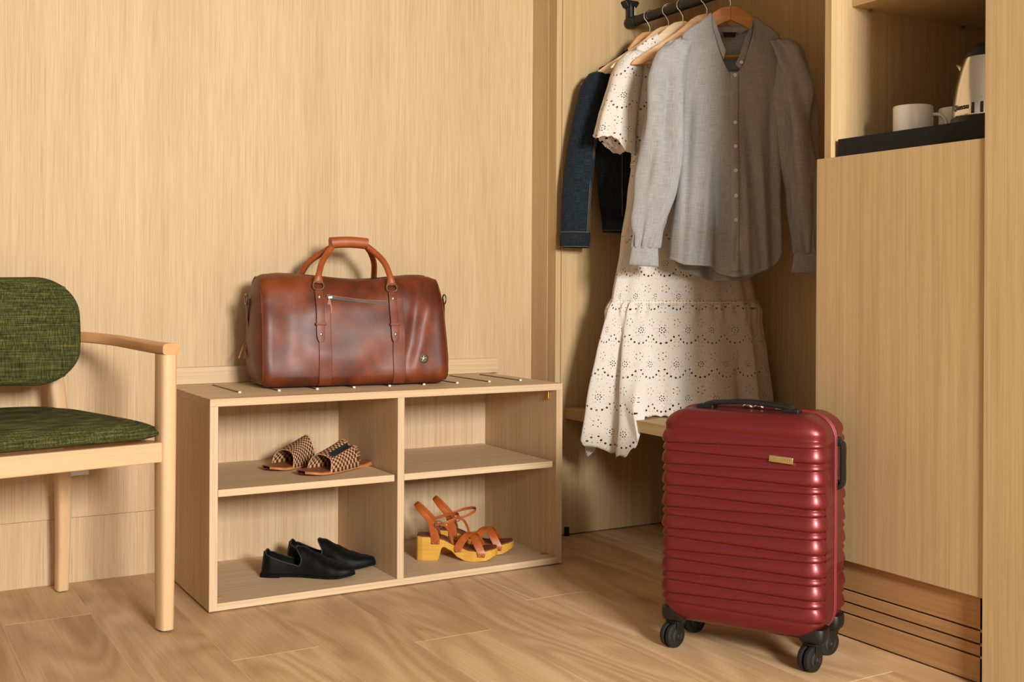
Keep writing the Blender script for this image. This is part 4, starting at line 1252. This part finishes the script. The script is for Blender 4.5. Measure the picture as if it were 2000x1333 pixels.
for k in range(NT_):
    ARC.append(ARC[-1] + (dr_pt(2 * pi * (k + 1) / NT_, .5) - dr_pt(2 * pi * k / NT_, .5)).length)
def skirt(z_hi, z_lo_fn, nv, nm, scal=0):
    def fn(u, v):
        th = 2 * pi * u
        zl = z_lo_fn(th)
        if scal: zl += .011 * abs(sin(th * 24)) - .006 if zl < .40 else .005 * abs(sin(th * 24))
        z = lerp(z_hi, zl, v)
        p = dr_pt(th, z)
        if scal and zl < .40:                                 # falls over the front edge of the shelf
            q = to_room(p, AD, YD); lim = XW + .005
            over = q.x - lim
            if over > 0:
                k = 1 - sm(z, .42, .56)
                p = p + V((-over * k * cos(AD), -over * k * sin(AD), 0))
        return p, (ARC[int(u * NT_ + .5)] * .92, z)
    return MB().grid(NT_, nv, fn, cu=True).build(nm, 'eyelet', dress, smooth='all', solid=.0009)
def hem_z(th):
    """hangs free in front of the shelf, rests on it elsewhere"""
    p = dr_pt(th, .40); q = to_room(p, AD, YD)
    free = q.x < XW + .038 and q.y < 3.12 and p.y < .03
    if free: return .322 + .020 * sin(9 * th + .5) - .014 * sin(14 * th)
    return .4235 + .004 * (1 + sin(9 * th))
skirt(TIER, hem_z, 60, 'lower_tier', 1)
skirt(WAIST, lambda th: TIER - .004, 50, 'upper_tier')
# bodice: front and back with a round neck, seam line under the arm
def bodice(front):
    def fn(u, v):
        U = 2 * u - 1; s0 = U * .150
        zt = hang_top(s0) + .006
        if abs(s0) < .085:
            dip = (.12 if front else .03) * (1 - (s0 / .085) ** 2) ** .6
            zt = min(zt, hang_top(.085) + .006 - dip)
        z = lerp(zt, WAIST - .002, v)
        th = math.acos(clamp(U, -1, 1))
        near = sm(zt - z, 0, .07)
        w_ = dr_w(z)
        y = lerp(.012, dr_d(z), near) * (sin(th) ** .8) + .006 * near * sin(30 * s0 + 2) * sin(th)
        return V((dr_c(z) + U * w_, -y if front else y, z)), (s0 * 1.15 + (.0 if front else .3), z)
    return MB().grid(61, 50, fn).build('bodice_front' if front else 'bodice_back', 'eyelet', dress, smooth='all', solid=.0009)
bodice(True); bodice(False)
for zc_, nm in ((WAIST - .002, 'waist_lace'), (TIER - .004, 'tier_lace')):
    def band(u, v):
        th = 2 * pi * u; z = zc_ + lerp(-.0085, .0085, v)
        p = dr_pt(th, max(z, TIER + .001) if zc_ < 1 else min(z, WAIST - .001))
        return V((p.x + cos(th) * .003, p.y - sin(th) * .003, z)), (th * (.2 if zc_ < 1 else .12), lerp(0, .017, v))
    MB().grid(200, 3, band, cu=True).build(nm, 'lace', dress, smooth='all', solid=.0008)
def dsleeve(sg):
    P = spline([(sg * .150, .0, 1.566), (sg * .176, -.006, 1.52), (sg * .200, -.014, 1.43), (sg * .220, -.018, 1.34), (sg * .230, -.020, 1.262)], 49)
    def fn(u, v):
        th = 2 * pi * u; c = P[min(int(v * 49 + .5), 49)]
        a = curve1([(0, .012), (.1, .034), (.4, .052), (.8, .060), (1, .064)], v); b_ = curve1([(0, .010), (.1, .026), (.4, .038), (.8, .044), (1, .050)], v)
        r = 1 + .10 * sin(3 * th + 2 * v + 1) * v + .10 * v * v * sin(7 * th) + .08 * (1 - sm(v, 0, .2)) * sin(9 * th)
        p = c + V((a * cos(th) * r, b_ * sin(th) * r, 0))
        p.z += v * v * (.030 * cos(th) * sg + .012 * sin(3 * th + .6)) + (.004 * abs(sin(9 * th)) if v > .97 else 0)
        return p, (th * .055 + .5, p.z)
    MB().grid(96, 44, fn, cu=True).build('sleeve', 'eyelet', dress, smooth='all', solid=.0009)
dsleeve(-1); dsleeve(1)

# ================================================================== DENIM JACKET
jk = thing('denim_jacket', 'dark blue denim jacket hanging at the back of the wardrobe', 'jacket', (XR, YJ, 0), -AJ)
JH = 1.0
def jw(z): return curve1([(JH, .160), (1.15, .178), (1.35, .188), (1.48, .180), (1.6, .170)], z)
def jbody(front):
    def fn(u, v):
        U = 2 * u - 1; s0 = U * .172
        zt = hang_top(s0) + .008 - JD * sm(abs(s0), .03, .12)
        if abs(s0) < .085: zt = min(zt, hang_top(.085) + .008 - JD * .7 - (.09 if front else .03) * (1 - (s0 / .085) ** 2))
        z = lerp(zt, JH + .04, v)
        near = sm(zt - z, 0, .08)
        y = lerp(.016, .05, near) * sqrt(max(0, 1 - abs(U) ** 3)) + .004 * near * sin(26 * s0 + 3 * z)
        return V((U * jw(z), -y if front else y, z)), (s0, z)
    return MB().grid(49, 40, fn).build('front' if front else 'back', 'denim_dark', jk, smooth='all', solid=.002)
jbody(True); jbody(False)
MB().tube([(0, 0, JH + .044), (0, 0, JH + .022), (0, 0, JH)], [(.163, .05), (.161, .049), (.160, .048)], 72, False, (1, 0, 0)).build('waistband', 'denim', jk, smooth='all', solid=.003)
for z in (JH + .042, JH + .006):
    MB().tube([(.1635 * cos(2 * pi * k / 72), .0502 * sin(2 * pi * k / 72), z) for k in range(72)], .0009, 5, closed=True).build('stitching', 'thread', jk)
for s in (-.11, .11, -.055, .055):                            # front panel seams
    MB().tube([(s * (1.0 + .1 * (z - 1.04)), -(.051 * sqrt(max(0, 1 - abs(s / jw(z)) ** 3)) + .0026), z) for z in [lerp(1.05, 1.34, k / 14) for k in range(15)]], .0011, 5).build('seam', 'thread', jk)
for s in (-.085, .085):
    pf = MB().prism([(-.042, 0), (.042, 0), (.042, -.028), (0, -.042), (-.042, -.028)], lambda a, c, t: (s + a, -.054 + t + abs(s + a) * .08, 1.345 + c), -.003, 0).build('pocket_flap', 'denim', jk, bevel=.001)
    MB().lathe([(.007, 0), (.007, .002), (.003, .003)], 16, (s, -.052, 1.318), 'Y').build('flap_button', 'pewter', pf, smooth=True)
for z in (1.06, 1.13, 1.2, 1.27, 1.34):
    MB().lathe([(.008, 0), (.008, .002), (.004, .003)], 16, (0, -.055, z), 'Y').build('button', 'pewter', jk, smooth=True)
MB().grid(40, 5, lambda u, v: V((.086 * cos(pi * lerp(1.15, -.15, u)), -.006 + .034 * sin(pi * lerp(1.15, -.15, u)), 1.572 + .022 * v - .03 * max(0, -sin(pi * lerp(1.15, -.15, u)))))).build('collar', 'denim', jk, smooth='all', solid=.003)
for sg in (-1, 1):
    if sg < 0: path = [(-.168, .0, 1.525), (-.190, -.002, 1.485), (-.208, -.004, 1.41), (-.232, -.004, 1.28), (-.246, -.004, 1.15), (-.252, .0, 1.04), (-.254, .002, .995)]
    else: path = [(.168, .0, 1.525), (.190, -.002, 1.485), (.205, -.004, 1.41), (.222, -.004, 1.28), (.228, -.004, 1.15), (.230, .0, 1.04), (.230, .002, .995)]
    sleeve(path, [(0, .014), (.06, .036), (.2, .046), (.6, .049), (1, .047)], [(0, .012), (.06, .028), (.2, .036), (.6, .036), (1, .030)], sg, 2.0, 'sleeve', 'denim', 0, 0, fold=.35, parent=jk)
    xs, ys = path[-1][0], path[-1][1]
    c = MB().tube([(xs, ys, 1.0), (xs - .0005, ys, .975), (xs - .001, ys, .948)], [(.0495, .032), (.0495, .032), (.0485, .031)], 40, False, (1, 0, 0))
    c.uv = [(a * .3, b_) for a, b_ in c.uv]
    cf = c.build('cuff', 'denim', jk, smooth='all', solid=.003)
    for z in (.998, .951):
        MB().tube([(xs + .0512 * cos(2 * pi * k / 40), ys + .0338 * sin(2 * pi * k / 40), z) for k in range(40)], .0009, 5, closed=True).build('stitching', 'thread', cf)
    P = spline(path, 40)
    for off in (-.9, -.72):
        MB().tube([P[k] + V((-sg * .047 * cos(off), -.038 * abs(sin(off)) - .002, 0)) for k in range(18, 41)], .001, 5).build('sleeve_seam', 'thread', jk)
